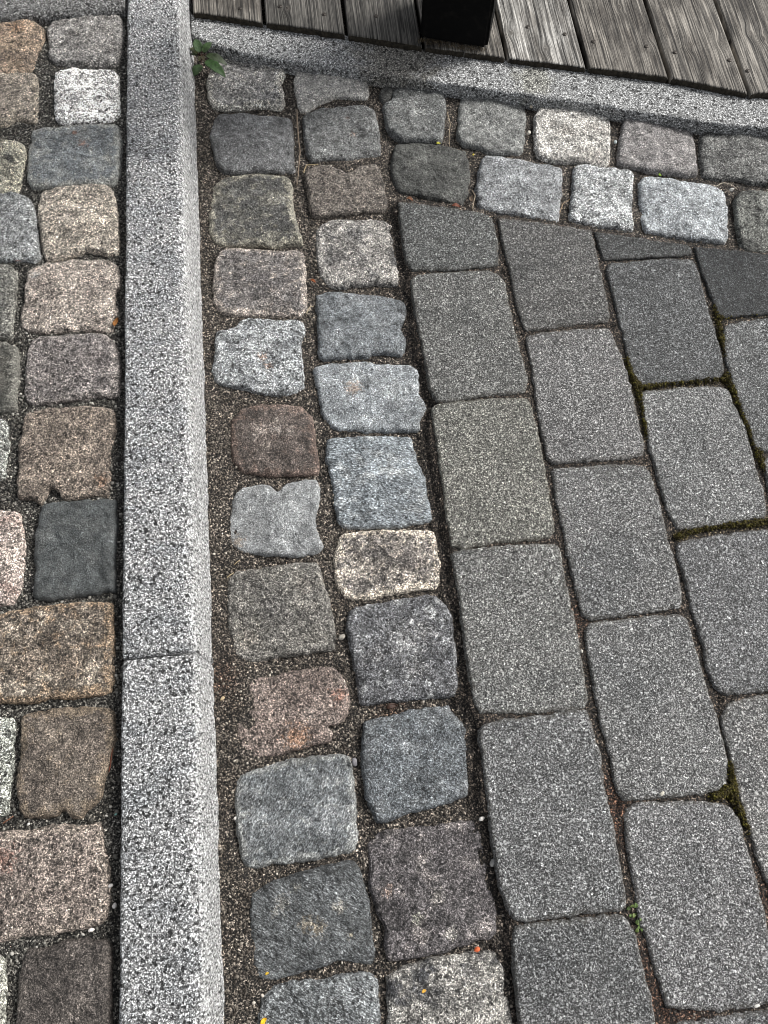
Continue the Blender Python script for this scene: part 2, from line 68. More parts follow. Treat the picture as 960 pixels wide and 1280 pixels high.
  {'k': 's', 'z': 0, 'label': 'dark grey sett with ochre and cream flecks in its middle, near the bottom', 'pts': [(-0.1577, -0.0981), (-0.1314, -0.0888), (-0.1051, -0.0833), (-0.0787, -0.0786), (-0.0524, -0.0758), (-0.029, -0.0726), (-0.02, -0.0775), (-0.0152, -0.0933), (-0.0117, -0.1107), (-0.0084, -0.1288), (-0.0084, -0.1491), (-0.0067, -0.172), (-0.0075, -0.189), (-0.0153, -0.1961), (-0.031, -0.1916), (-0.0526, -0.1847), (-0.068, -0.1874), (-0.0873, -0.1905), (-0.1097, -0.195), (-0.1318, -0.1977), (-0.1505, -0.1947), (-0.1588, -0.1823), (-0.1606, -0.1573), (-0.1601, -0.1265)], 'c': (0.0879, 0.0933, 0.096), 'c2': (0.1328, 0.1404, 0.143), 'sp': 0.8, 'fol': (-35,), 'st': [(-0.1187, -0.1111, 0.0105, (0.2578, 0.2495, 0.2237)), (-0.1265, -0.1213, 0.0058, (0.2578, 0.2495, 0.2237)), (-0.0881, -0.1393, 0.0105, (0.1924, 0.163, 0.1193)), (-0.0745, -0.1472, 0.0105, (0.1815, 0.1511, 0.1065)), (-0.0459, -0.123, 0.0081, (0.2545, 0.2383, 0.2039)), (-0.0349, -0.1589, 0.0047, (0.2296, 0.2043, 0.1426)), (-0.0993, -0.0965, 0.0058, (0.2194, 0.2145, 0.1842))], 'g': 'setts of the double row beside the kerb'},
  {'k': 's', 'z': 0, 'label': 'grey sett cut by the bottom photo edge beside the yellow petal', 'pts': [(-0.1532, -0.2263), (-0.1496, -0.2139), (-0.1353, -0.206), (-0.1102, -0.2028), (-0.0824, -0.2051), (-0.0573, -0.2036), (-0.038, -0.2014), (-0.0162, -0.2048), (-0.0081, -0.2136), (-0.0078, -0.2301), (-0.0098, -0.2674), (-0.0123, -0.3085), (-0.0859, -0.3097), (-0.1507, -0.3054), (-0.1568, -0.2754), (-0.1562, -0.2463)], 'c': (0.1544, 0.1646, 0.1689), 'c2': (0.2235, 0.2342, 0.2377), 'sp': 0.9, 'fol': (-30,), 'g': 'setts of the double row beside the kerb'},
  {'k': 's', 'z': 0, 'label': 'low dark grey sett under the edging, top of the inner sett row', 'pts': [(-0.0044, 1.3185), (0.0049, 1.341), (0.03, 1.3432), (0.0775, 1.3308), (0.1248, 1.3184), (0.1324, 1.3009), (0.1341, 1.2715), (0.1293, 1.2554), (0.1003, 1.2578), (0.0716, 1.2643), (0.0413, 1.2504), (0.0171, 1.2342), (0.0019, 1.2334), (-0.0023, 1.2602), (-0.0046, 1.2934)], 'c': (0.4143, 0.402, 0.3783), 'c2': (0.5163, 0.5017, 0.466), 'sp': 0.6, 'g': 'setts of the double row beside the kerb'},
  {'k': 's', 'z': 0, 'label': 'mid grey speckled sett with faint rust dots, below the low dark grey sett', 'pts': [(0.0051, 1.215), (0.0165, 1.2261), (0.0509, 1.2374), (0.0894, 1.2403), (0.1275, 1.2371), (0.1397, 1.2218), (0.1435, 1.1853), (0.1434, 1.1419), (0.1421, 1.1168), (0.1326, 1.1119), (0.0999, 1.1128), (0.0817, 1.1086), (0.0657, 1.1119), (0.0405, 1.1122), (0.0123, 1.1108), (0.0047, 1.1287), (0.0045, 1.1656)], 'c': (0.1695, 0.1735, 0.1704), 'c2': (0.1279, 0.1309, 0.1299), 'sp': 0.8, 'st': [(0.0957, 1.1612, 0.0058, (0.2323, 0.15, 0.1084)), (0.0875, 1.2015, 0.0047, (0.2343, 0.1579, 0.1177))], 'g': 'setts of the double row beside the kerb'},
  {'k': 's', 'z': 0, 'label': 'brown sett with a scooped out hollow in its top edge', 'pts': [(-0.0021, 1.0761), (0.0197, 1.0931), (0.0477, 1.0925), (0.0615, 1.0819), (0.0725, 1.0734), (0.086, 1.076), (0.1019, 1.0878), (0.1302, 1.0891), (0.1364, 1.064), (0.1399, 1.0283), (0.1412, 1.0007), (0.1375, 0.9811), (0.1103, 0.9835), (0.0828, 0.9824), (0.0467, 0.9802), (0.011, 0.9816), (0.003, 0.9895), (0.0013, 1.024)], 'c': (0.137, 0.1206, 0.105), 'c2': (0.1793, 0.1603, 0.1399), 'sp': 0.9, 'g': 'setts of the double row beside the kerb'},
  {'k': 's', 'z': 0, 'label': 'cream and grey mottled sett with rounded corners beside the paver field', 'pts': [(0.0071, 0.9325), (0.0134, 0.9583), (0.0371, 0.9686), (0.0813, 0.9664), (0.1299, 0.9638), (0.1431, 0.9537), (0.1436, 0.9201), (0.1437, 0.8837), (0.143, 0.8413), (0.1395, 0.8232), (0.1202, 0.825), (0.0943, 0.8291), (0.0593, 0.8257), (0.0332, 0.8264), (0.0174, 0.8362), (0.0078, 0.8538), (0.0051, 0.8895)], 'c': (0.3051, 0.2924, 0.273), 'c2': (0.1092, 0.1081, 0.1062), 'bl': 0.52, 'st': [(0.0501, 0.8891, 0.021, (0.0965, 0.0934, 0.0919)), (0.0846, 0.8571, 0.0186, (0.12, 0.1148, 0.1098)), (0.0704, 0.9269, 0.014, (0.1057, 0.1024, 0.0993)), (0.12, 0.8879, 0.014, (0.1527, 0.1447, 0.1371))], 'g': 'setts of the double row beside the kerb'},
  {'k': 's', 'z': 0, 'label': 'blue grey sett with broken right edge, below the cream and grey mottled sett', 'pts': [(-0.0008, 0.8148), (0.0159, 0.8181), (0.0499, 0.8133), (0.0835, 0.8053), (0.1173, 0.7989), (0.1451, 0.7881), (0.1488, 0.7731), (0.1436, 0.7526), (0.1333, 0.7344), (0.1389, 0.7133), (0.1361, 0.6902), (0.1246, 0.6836), (0.0958, 0.6894), (0.062, 0.6849), (0.0289, 0.6865), (-0.0002, 0.6878), (-0.0073, 0.6992), (-0.0034, 0.7473), (-0.0043, 0.7874)], 'c': (0.1683, 0.1821, 0.1912), 'c2': (0.2142, 0.2281, 0.2364), 'sp': 0.8, 'gs': 300, 'g': 'setts of the double row beside the kerb'},
  {'k': 's', 'z': 0, 'label': 'wide pale blue grey sett with a pointed right side and faint orange stain', 'pts': [(-0.0165, 0.6665), (-0.0053, 0.6745), (0.037, 0.6735), (0.0649, 0.6739), (0.0971, 0.6647), (0.1391, 0.6592), (0.1498, 0.649), (0.151, 0.6263), (0.1482, 0.6042), (0.1556, 0.5799), (0.1437, 0.5578), (0.1404, 0.5423), (0.1147, 0.5434), (0.0739, 0.546), (0.0411, 0.5521), (0.0158, 0.556), (0.0023, 0.5631), (-0.0088, 0.5829), (-0.0136, 0.6199)], 'c': (0.2848, 0.3049, 0.3182), 'c2': (0.3494, 0.3697, 0.3788), 'sp': 0.8, 'gs': 320, 'st': [(0.0444, 0.6256, 0.014, (0.3138, 0.2142, 0.1442))], 'g': 'setts of the double row beside the kerb'},
  {'k': 's', 'z': 0, 'label': 'bluish sett with wavy pale bands, leaning quadrilateral above the cream edged sett', 'pts': [(-0.0079, 0.5328), (0.0005, 0.5419), (0.0397, 0.538), (0.083, 0.5352), (0.1248, 0.5311), (0.1291, 0.5137), (0.1311, 0.4883), (0.1398, 0.4572), (0.1402, 0.4315), (0.1426, 0.402), (0.142, 0.3876), (0.1145, 0.3851), (0.0871, 0.3827), (0.0494, 0.3853), (0.019, 0.387), (0.0095, 0.3906), (-0.0005, 0.4007), (-0.0046, 0.4381), (-0.0042, 0.4717), (-0.0104, 0.5024)], 'c': (0.2142, 0.2378, 0.2537), 'c2': (0.3562, 0.3762, 0.3812), 'sp': 0.8, 'fol': (-14,), 'g': 'setts of the double row beside the kerb'},
  {'k': 's', 'z': 0, 'label': 'cream edged sett with dark centre, below the bluish banded sett', 'pts': [(-0.0077, 0.3615), (0.0011, 0.3785), (0.0244, 0.38), (0.0487, 0.3788), (0.0864, 0.3763), (0.1323, 0.3703), (0.1415, 0.3655), (0.1455, 0.3407), (0.1454, 0.313), (0.1436, 0.2907), (0.1352, 0.2818), (0.1052, 0.2812), (0.068, 0.2789), (0.0308, 0.2755), (0.0039, 0.2783), (-0.0109, 0.2981), (-0.0141, 0.3294)], 'c': (0.1834, 0.168, 0.1546), 'c2': (0.4523, 0.4089, 0.3592), 'bl': 0.5, 'rim': 0.95, 'rc': (0.6455, 0.5741, 0.4807), 'st': [(0.0613, 0.3273, 0.0279, (0.0595, 0.055, 0.0528)), (0.1024, 0.3194, 0.0233, (0.0695, 0.0619, 0.0574)), (0.0248, 0.3461, 0.0163, (0.0988, 0.0896, 0.0838))], 'g': 'setts of the double row beside the kerb'},
  {'k': 's', 'z': 0, 'label': 'dark charcoal sett with whitish frosting in the middle of its top', 'pts': [(0.0018, 0.2557), (0.0132, 0.2641), (0.0369, 0.2652), (0.0821, 0.2678), (0.1193, 0.27), (0.1331, 0.2661), (0.1442, 0.2516), (0.1483, 0.2296), (0.1488, 0.2), (0.1477, 0.1597), (0.1459, 0.1317), (0.1391, 0.1235), (0.1106, 0.1243), (0.0788, 0.1244), (0.047, 0.1244), (0.012, 0.1238), (0.0057, 0.1289), (0.0038, 0.1671), (0.0004, 0.204), (-0.0026, 0.2336)], 'c': (0.1289, 0.1313, 0.1373), 'c2': (0.3517, 0.3596, 0.3606), 'bl': 0.57, 'st': [(0.0771, 0.2076, 0.0279, (0.3048, 0.3048, 0.3017)), (0.1072, 0.2161, 0.0186, (0.3404, 0.3372, 0.3308)), (0.0346, 0.189, 0.0163, (0.2412, 0.2386, 0.236)), (0.0893, 0.1661, 0.0163, (0.261, 0.2582, 0.2528))], 'g': 'setts of the double row beside the kerb'},
  {'k': 's', 'z': 0, 'label': 'slate blue sett with a cut off upper right corner', 'pts': [(0.0093, 0.0979), (0.0233, 0.1029), (0.055, 0.1049), (0.0769, 0.1091), (0.1052, 0.1094), (0.1268, 0.1093), (0.1353, 0.0974), (0.1514, 0.076), (0.1475, 0.0497), (0.1415, 0.024), (0.1399, -0.0018), (0.1354, -0.0095), (0.1094, -0.0158), (0.0817, -0.0198), (0.0542, -0.0228), (0.0298, -0.0291), (0.0157, -0.0306), (0.0093, -0.0199), (0.003, 0.003), (0.0005, 0.0321), (0.0027, 0.0654)], 'c': (0.1234, 0.1353, 0.1441), 'c2': (0.167, 0.1777, 0.1841), 'sp': 0.8, 'st': [(0.0881, 0.0674, 0.0105, (0.0655, 0.0716, 0.0783)), (0.0869, 0.0412, 0.0093, (0.0692, 0.0755, 0.0824)), (0.0498, 0.0715, 0.0163, (0.1886, 0.1998, 0.2077))], 'g': 'setts of the double row beside the kerb'},
  {'k': 's', 'z': 0, 'label': 'large purplish dark sett with cream flecks, just above the orange chip', 'pts': [(-0.0029, -0.0551), (0.0109, -0.0449), (0.0317, -0.0403), (0.0647, -0.0429), (0.0993, -0.0418), (0.1327, -0.0425), (0.1455, -0.0439), (0.1512, -0.0565), (0.1537, -0.0813), (0.1531, -0.1121), (0.1546, -0.136), (0.1535, -0.1619), (0.1508, -0.179), (0.1441, -0.1819), (0.118, -0.1835), (0.0917, -0.1877), (0.0655, -0.1919), (0.0429, -0.1929), (0.0205, -0.193), (0.0096, -0.1909), (0.0071, -0.1763), (0.0106, -0.154), (0.0016, -0.1327), (-0.0042, -0.1087), (-0.0025, -0.0823)], 'c': (0.1064, 0.0981, 0.0992), 'c2': (0.2385, 0.217, 0.2072), 'bl': 0.57, 'st': [(0.0799, -0.126, 0.0093, (0.3664, 0.343, 0.3119)), (0.0521, -0.1488, 0.007, (0.3472, 0.3472, 0.2866)), (0.0915, -0.1696, 0.0093, (0.344, 0.3279, 0.2975)), (0.0192, -0.1126, 0.007, (0.3429, 0.2518, 0.2035))], 'g': 'setts of the double row beside the kerb'},
  {'k': 's', 'z': 0, 'label': 'cream sett with dark blotches cut by the bottom photo edge, under the orange chip', 'pts': [(0.0071, -0.2127), (0.0264, -0.2035), (0.0523, -0.1993), (0.0842, -0.1967), (0.116, -0.1967), (0.1446, -0.1982), (0.1514, -0.207), (0.1542, -0.2269), (0.1536, -0.2486), (0.1538, -0.2778), (0.1553, -0.3157), (0.1457, -0.3253), (0.0672, -0.3259), (0.0019, -0.3199), (0.0009, -0.277), (0.0047, -0.2436)], 'c': (0.3396, 0.3277, 0.3019), 'c2': (0.0643, 0.0655, 0.0697), 'bl': 0.5, 'st': [(0.0641, -0.2363, 0.0256, (0.0547, 0.0547, 0.0565)), (0.1096, -0.2475, 0.0186, (0.0385, 0.0385, 0.0407)), (0.1074, -0.2151, 0.014, (0.1138, 0.1121, 0.1121)), (0.0364, -0.2587, 0.0175, (0.0791, 0.0764, 0.0737))], 'g': 'setts of the double row beside the kerb'},
  {'k': 's', 'z': 0, 'label': 'grey sett with a broken left corner, leftmost in the upper row under the post', 'pts': [(0.1595, 1.2202), (0.1595, 1.2344), (0.1781, 1.2493), (0.1847, 1.2798), (0.2115, 1.2818), (0.2496, 1.2744), (0.2743, 1.2599), (0.2796, 1.2305), (0.2713, 1.1925), (0.2638, 1.1493), (0.2539, 1.1325), (0.2227, 1.1371), (0.1854, 1.1403), (0.1639, 1.1638), (0.1592, 1.19)], 'c': (0.1375, 0.1427, 0.1398), 'c2': (0.1865, 0.1908, 0.1854), 'sp': 0.8, 'g': 'setts of the double row along the edging'},
  {'k': 's', 'z': 0, 'label': 'mid grey squarish sett under the edging between grey broken sett and cream white sett', 'pts': [(0.3075, 1.2405), (0.321, 1.2581), (0.3548, 1.2532), (0.3724, 1.2455), (0.4015, 1.241), (0.423, 1.2288), (0.431, 1.2116), (0.4259, 1.1734), (0.4167, 1.1303), (0.4065, 1.0979), (0.3864, 1.0957), (0.349, 1.099), (0.3226, 1.1148), (0.2968, 1.1249), (0.2909, 1.147), (0.3011, 1.1961)], 'c': (0.1902, 0.1943, 0.1875), 'c2': (0.2438, 0.249, 0.2386), 'sp': 0.7, 'g': 'setts of the double row along the edging'},
  {'k': 's', 'z': 0, 'label': 'cream white speckled sett in the upper row below the edging', 'pts': [(0.4453, 1.1778), (0.4611, 1.205), (0.4858, 1.2112), (0.5237, 1.2039), (0.5642, 1.1861), (0.5872, 1.176), (0.5871, 1.1537), (0.5778, 1.1106), (0.566, 1.0628), (0.5526, 1.0505), (0.5235, 1.0569), (0.4873, 1.0658), (0.4551, 1.0724), (0.4344, 1.0838), (0.4333, 1.1112)], 'c': (0.5072, 0.4915, 0.46), 'c2': (0.3686, 0.3512, 0.3247), 'sp': 0.85, 'st': [(0.4909, 1.1314, 0.0163, (0.2961, 0.2755, 0.2456)), (0.5284, 1.089, 0.0186, (0.5967, 0.5656, 0.5154)), (0.4719, 1.1529, 0.0093, (0.1806, 0.1631, 0.1433))], 'g': 'setts of the double row along the edging'},
  {'k': 's', 'z': 0, 'label': 'warm grey sett under the edging, right neighbour of the cream white one', 'pts': [(0.6146, 1.1574), (0.6259, 1.1727), (0.6595, 1.1679), (0.7009, 1.1562), (0.7298, 1.1517), (0.7428, 1.1344), (0.7379, 1.0969), (0.7287, 1.0487), (0.722, 1.0166), (0.7041, 1.0125), (0.677, 1.0206), (0.641, 1.0294), (0.6057, 1.0421), (0.58, 1.05), (0.5835, 1.0729), (0.6017, 1.1204)], 'c': (0.2529, 0.2403, 0.2342), 'c2': (0.2011, 0.1921, 0.1889), 'sp': 0.7, 'g': 'setts of the double row along the edging'},
  {'k': 's', 'z': 0, 'label': 'grey lumpy sett cut by the right photo edge, upper row below the edging', 'pts': [(0.7532, 1.1075), (0.7655, 1.1184), (0.7928, 1.1262), (0.8236, 1.1175), (0.8565, 1.1107), (0.8854, 1.1062), (0.9217, 1.0951), (0.8876, 0.9718), (0.8488, 0.9809), (0.8214, 0.9871), (0.791, 0.9992), (0.7595, 1.0019), (0.7325, 1.01), (0.7348, 1.0366)], 'c': (0.1725, 0.1741, 0.1667), 'c2': (0.1014, 0.102, 0.0979), 'st': [(0.8307, 1.063, 0.021, (0.08, 0.08, 0.0773)), (0.7749, 1.029, 0.0163, (0.1067, 0.1067, 0.1018)), (0.7827, 1.0867, 0.014, (0.2606, 0.2578, 0.247))], 'g': 'setts of the double row along the edging'},
  {'k': 's', 'z': 0, 'label': 'dark grey rough sett in the lower row, at the corner of the paver field', 'pts': [(0.1659, 1.1148), (0.174, 1.1335), (0.2031, 1.1368), (0.2399, 1.1298), (0.276, 1.1169), (0.3003, 1.1071), (0.3023, 1.0799), (0.3007, 1.0497), (0.2911, 1.015), (0.2764, 0.985), (0.2581, 0.9903), (0.2231, 1.0026), (0.1927, 1.0163), (0.1658, 1.0242), (0.1579, 1.0453), (0.1575, 1.0811)], 'c': (0.0707, 0.0723, 0.0676), 'c2': (0.0973, 0.0995, 0.0925), 'sp': 0.7, 'st': [(0.2493, 1.0371, 0.0163, (0.048, 0.048, 0.0449)), (0.1957, 1.0794, 0.0163, (0.1215, 0.1215, 0.1129))], 'g': 'setts of the double row along the edging'},
  {'k': 's', 'z': 0, 'label': 'light grey sett in the lower row, right neighbour of the dark rough one', 'pts': [(0.3172, 1.0596), (0.329, 1.0872), (0.3406, 1.0939), (0.3841, 1.0824), (0.4287, 1.0689), (0.4713, 1.0538), (0.4685, 1.0237), (0.4567, 0.9782), (0.4453, 0.9338), (0.4156, 0.94), (0.3808, 0.9504), (0.3456, 0.9589), (0.319, 0.9667), (0.3051, 0.9807), (0.3072, 1.0136)], 'c': (0.2833, 0.2952, 0.3028), 'c2': (0.2214, 0.2293, 0.2356), 'sp': 0.75, 'g': 'setts of the double row along the edging'},
  {'k': 's', 'z': 0, 'label': 'small white and black speckled sett in the lower row above the pavers', 'pts': [(0.4966, 1.0515), (0.5142, 1.0558), (0.5504, 1.0469), (0.5946, 1.0335), (0.6015, 1.0234), (0.5896, 0.9775), (0.5806, 0.9379), (0.5763, 0.9059), (0.565, 0.9015), (0.5301, 0.91), (0.4955, 0.9203), (0.4662, 0.9355), (0.4672, 0.9481), (0.4819, 0.9926)], 'c': (0.4365, 0.4506, 0.4519), 'c2': (0.3217, 0.3325, 0.3358), 'sp': 0.95, 'g': 'setts of the double row along the edging'},
  {'k': 's', 'z': 0, 'label': 'pale bluish white sett in the lower row, wide and sharp cornered', 'pts': [(0.6096, 1.0056), (0.6249, 1.0194), (0.6568, 1.0128), (0.7008, 0.9995), (0.7362, 0.9889), (0.759, 0.9775), (0.7611, 0.9568), (0.7518, 0.9172), (0.7413, 0.8732), (0.7313, 0.8582), (0.7034, 0.8642), (0.6682, 0.8709), (0.6343, 0.8829), (0.6007, 0.8966), (0.5957, 0.9131), (0.6018, 0.9653)], 'c': (0.3684, 0.3912, 0.4054), 'c2': (0.2949, 0.3122, 0.3245), 'sp': 0.72, 'g': 'setts of the double row along the edging'},
  {'k': 's', 'z': 0, 'label': 'grey green mottled sett cut by the right photo edge in the lower row', 'pts': [(0.7778, 0.9516), (0.7972, 0.9666), (0.8423, 0.9589), (0.8849, 0.9477), (0.8494, 0.8211), (0.8043, 0.8287), (0.7693, 0.8354), (0.7597, 0.8485), (0.7645, 0.8872)], 'c': (0.1582, 0.1623, 0.1477), 'c2': (0.0609, 0.0624, 0.0572), 'bl': 0.5, 'st': [(0.8053, 0.9198, 0.0163, (0.07, 0.07, 0.065)), (0.7945, 0.8562, 0.0163, (0.0839, 0.0839, 0.077))], 'g': 'setts of the double row along the edging'},
  {'k': 'p', 'z': 0.008, 'label': 'dark grey cut concrete paver at the upper left corner of the paver field', 'pts': [(0.1594, 0.9863), (0.1934, 0.9815), (0.2882, 0.9569), (0.3193, 0.9434), (0.3222, 0.9166), (0.3223, 0.8817), (0.3166, 0.8379), (0.2964, 0.8347), (0.2432, 0.8345), (0.1659, 0.8399), (0.1589, 0.8624), (0.1576, 0.9226)], 'c': (0.0871, 0.0898, 0.0876), 'g': 'concrete pavers laid in running bond'},
  {'k': 'p', 'z': 0.008, 'label': 'grey concrete paver with rounded top right corner, beside the blue grey broken edged sett', 'pts': [(0.1606, 0.8188), (0.177, 0.8289), (0.2076, 0.8294), (0.2521, 0.8287), (0.2954, 0.828), (0.3133, 0.818), (0.3214, 0.799), (0.3218, 0.7275), (0.3241, 0.6693), (0.3273, 0.6112), (0.3191, 0.5868), (0.2821, 0.5859), (0.2401, 0.5856), (0.199, 0.5808), (0.1748, 0.5846), (0.1663, 0.6089), (0.1643, 0.6753), (0.1609, 0.7332), (0.1605, 0.7731)], 'c': (0.1148, 0.1156, 0.1107), 'g': 'concrete pavers laid in running bond'},
  {'k': 'p', 'z': 0.008, 'label': 'slightly greenish grey concrete paver beside the bluish banded sett', 'pts': [(0.1654, 0.5725), (0.1779, 0.5785), (0.2313, 0.5792), (0.2809, 0.5787), (0.3207, 0.5734), (0.3256, 0.5569), (0.3269, 0.5208), (0.327, 0.4717), (0.3268, 0.4294), (0.3249, 0.379), (0.3213, 0.3469), (0.3131, 0.3362), (0.2715, 0.3366), (0.2253, 0.3376), (0.1797, 0.3334), (0.1648, 0.3387), (0.1632, 0.3707), (0.1637, 0.4283), (0.1643, 0.4879), (0.1639, 0.5511)], 'c': (0.1443, 0.1433, 0.1288), 'g': 'concrete pavers laid in running bond'},
  {'k': 'p', 'z': 0.008, 'label': 'grey concrete paver beside the charcoal frosted sett', 'pts': [(0.1626, 0.3238), (0.1708, 0.3305), (0.2098, 0.3316), (0.2704, 0.3304), (0.3151, 0.3271), (0.3245, 0.3185), (0.3241, 0.291), (0.3239, 0.2529), (0.3259, 0.2083), (0.3248, 0.1676), (0.3251, 0.1458), (0.3227, 0.1001), (0.3163, 0.0854), (0.2878, 0.0852), (0.2416, 0.0869), (0.2006, 0.0913), (0.1697, 0.0957), (0.163, 0.1106), (0.163, 0.1483), (0.1635, 0.1985), (0.1634, 0.2623), (0.1627, 0.299)], 'c': (0.141, 0.1419, 0.1363), 'g': 'concrete pavers laid in running bond'},
  {'k': 'p', 'z': 0.008, 'label': 'grey concrete paver with a smooth darker lower end, beside the purplish dark sett', 'pts': [(0.1647, 0.0704), (0.1739, 0.079), (0.199, 0.0817), (0.2406, 0.0816), (0.2907, 0.0827), (0.3189, 0.0818), (0.3215, 0.0503), (0.3251, 0.0192), (0.3221, -0.0157), (0.3227, -0.0542), (0.3238, -0.0791), (0.322, -0.1119), (0.3215, -0.1431), (0.3199, -0.1644), (0.3054, -0.1683), (0.2692, -0.166), (0.2306, -0.1663), (0.1911, -0.1664), (0.1769, -0.1648), (0.1716, -0.1596), (0.1679, -0.1445), (0.1615, -0.1205), (0.1619, -0.0786), (0.1612, -0.0294), (0.162, -0.0175), (0.1631, 0.0243)], 'c': (0.1301, 0.1323, 0.1323), 'g': 'concrete pavers laid in running bond'},
  {'k': 'p', 'z': 0.008, 'label': 'dark grey concrete paver cut by the bottom photo edge, left of the green sprig', 'pts': [(0.1683, -0.1792), (0.1735, -0.1726), (0.1956, -0.1705), (0.2472, -0.1718), (0.3003, -0.1723), (0.315, -0.1767), (0.3241, -0.1969), (0.3248, -0.23), (0.327, -0.26), (0.3259, -0.2948), (0.326, -0.3526), (0.3187, -0.4225), (0.3061, -0.4347), (0.1819, -0.4306), (0.1667, -0.4213), (0.165, -0.3578), (0.1618, -0.2759), (0.1641, -0.2335)], 'c': (0.113, 0.115, 0.115), 'g': 'concrete pavers laid in running bond'},
  {'k': 'p', 'z': 0.008, 'label': 'dark grey concrete paver with cut slanting top below the light grey sett', 'pts': [(0.3324, 0.9351), (0.3563, 0.9312), (0.4256, 0.9143), (0.4915, 0.8961), (0.4922, 0.8577), (0.4908, 0.7834), (0.4881, 0.7183), (0.4827, 0.7061), (0.4317, 0.7061), (0.3871, 0.7024), (0.3393, 0.7022), (0.3334, 0.7473), (0.3332, 0.8195), (0.331, 0.8827)], 'c': (0.0913, 0.0907, 0.0879), 'g': 'concrete pavers laid in running bond'},
  {'k': 'p', 'z': 0.008, 'label': 'light grey concrete paver with white flecks, between two mossy and two dry joints', 'pts': [(0.339, 0.685), (0.347, 0.692), (0.3693, 0.6946), (0.4295, 0.6952), (0.4756, 0.6924), (0.4834, 0.6838), (0.4884, 0.6506), (0.4941, 0.6027), (0.492, 0.5407), (0.4911, 0.4962), (0.4914, 0.4749), (0.485, 0.4588), (0.4608, 0.4543), (0.4007, 0.4561), (0.346, 0.4574), (0.3338, 0.4669), (0.3328, 0.5103), (0.3333, 0.5561), (0.3373, 0.6223)], 'c': (0.1407, 0.1397, 0.1378), 'g': 'concrete pavers laid in running bond'},
  {'k': 'p', 'z': 0.008, 'label': 'grey concrete paver right of the greenish grey paver', 'pts': [(0.337, 0.4433), (0.343, 0.4481), (0.3988, 0.4467), (0.4587, 0.4448), (0.4851, 0.4367), (0.491, 0.4129), (0.4923, 0.3753), (0.4913, 0.3296), (0.4928, 0.2899), (0.4931, 0.2513), (0.4892, 0.2212), (0.4822, 0.2123), (0.4432, 0.2103), (0.3983, 0.2079), (0.3493, 0.2071), (0.3384, 0.2177), (0.3364, 0.2553), (0.3348, 0.3024), (0.3346, 0.3585), (0.3347, 0.4111)], 'c': (0.1308, 0.1317, 0.1298), 'g': 'concrete pavers laid in running bond'},
  {'k': 'p', 'z': 0.008, 'label': 'grey concrete paver with a bluish lower half, ending at the mossy joint triangle', 'pts': [(0.3379, 0.1918), (0.3484, 0.2024), (0.397, 0.2021), (0.4415, 0.2034), (0.4796, 0.2018), (0.4904, 0.1923), (0.4921, 0.1615), (0.4924, 0.1395), (0.4927, 0.1133), (0.4946, 0.085), (0.4974, 0.0518), (0.4973, 0.0174), (0.4961, -0.012), (0.4879, -0.0339), (0.4746, -0.0416), (0.4466, -0.0426), (0.4046, -0.0421), (0.3673, -0.041), (0.3439, -0.0375), (0.3359, -0.0234), (0.3375, 0.0147), (0.3341, 0.0618), (0.3344, 0.1066), (0.3353, 0.1561)], 'c': (0.1411, 0.1421, 0.1401), 'g': 'concrete pavers laid in running bond'},
  {'k': 'p', 'z': 0.008, 'label': 'long pale grey concrete paver right of the green sprig', 'pts': [(0.3432, -0.0505), (0.3591, -0.0432), (0.4031, -0.048), (0.4507, -0.0522), (0.4828, -0.0608), (0.4922, -0.0789), (0.4935, -0.1096), (0.4951, -0.1465), (0.4945, -0.1784), (0.4934, -0.2042), (0.4926, -0.2358), (0.4936, -0.2642), (0.4918, -0.284), (0.4799, -0.2896), (0.4459, -0.29), (0.4082, -0.2899), (0.371, -0.2839), (0.3466, -0.2803), (0.3435, -0.2679), (0.34, -0.2397), (0.3372, -0.2119), (0.3338, -0.1862), (0.3343, -0.1521), (0.336, -0.1163), (0.3375, -0.0806)], 'c': (0.1474, 0.1479, 0.1479), 'g': 'concrete pavers laid in running bond'},
  {'k': 'p', 'z': 0.008, 'label': 'sliver of grey concrete paver at the bottom right photo edge, below a red brown joint', 'pts': [(0.34, -0.3032), (0.3573, -0.2985), (0.3878, -0.2978), (0.4285, -0.2974), (0.4693, -0.2978), (0.4948, -0.2982), (0.497, -0.3314), (0.4948, -0.4122), (0.4855, -0.5022), (0.3435, -0.5034), (0.3373, -0.455), (0.3385, -0.3541)], 'c': (0.1205, 0.1219, 0.1234), 'g': 'concrete pavers laid in running bond'},
  {'k': 'p', 'z': 0.008, 'label': 'thin dark cut piece of concrete paver below the small speckled sett', 'pts': [(0.4979, 0.892), (0.5554, 0.8763), (0.6071, 0.8611), (0.6575, 0.8479), (0.6599, 0.8286), (0.6346, 0.8258), (0.5891, 0.8282), (0.5448, 0.8289), (0.501, 0.8312), (0.4993, 0.857)], 'c': (0.0529, 0.0548, 0.0548), 'g': 'concrete pavers laid in running bond'},
  {'k': 'p', 'z': 0.008, 'label': 'dark grey concrete paver right below the thin cut piece, moss along its lower end', 'pts': [(0.5006, 0.8092), (0.5118, 0.8217), (0.5563, 0.8227), (0.6151, 0.8225), (0.6565, 0.8153), (0.6613, 0.7894), (0.6591, 0.7315), (0.6586, 0.6815), (0.6582, 0.6282), (0.6535, 0.5904), (0.6414, 0.581), (0.598, 0.5807), (0.5561, 0.5802), (0.5104, 0.5801), (0.5016, 0.6005), (0.5011, 0.6525), (0.5016, 0.7107), (0.5011, 0.7725)], 'c': (0.0799, 0.0824, 0.0835), 'g': 'concrete pavers laid in running bond'},
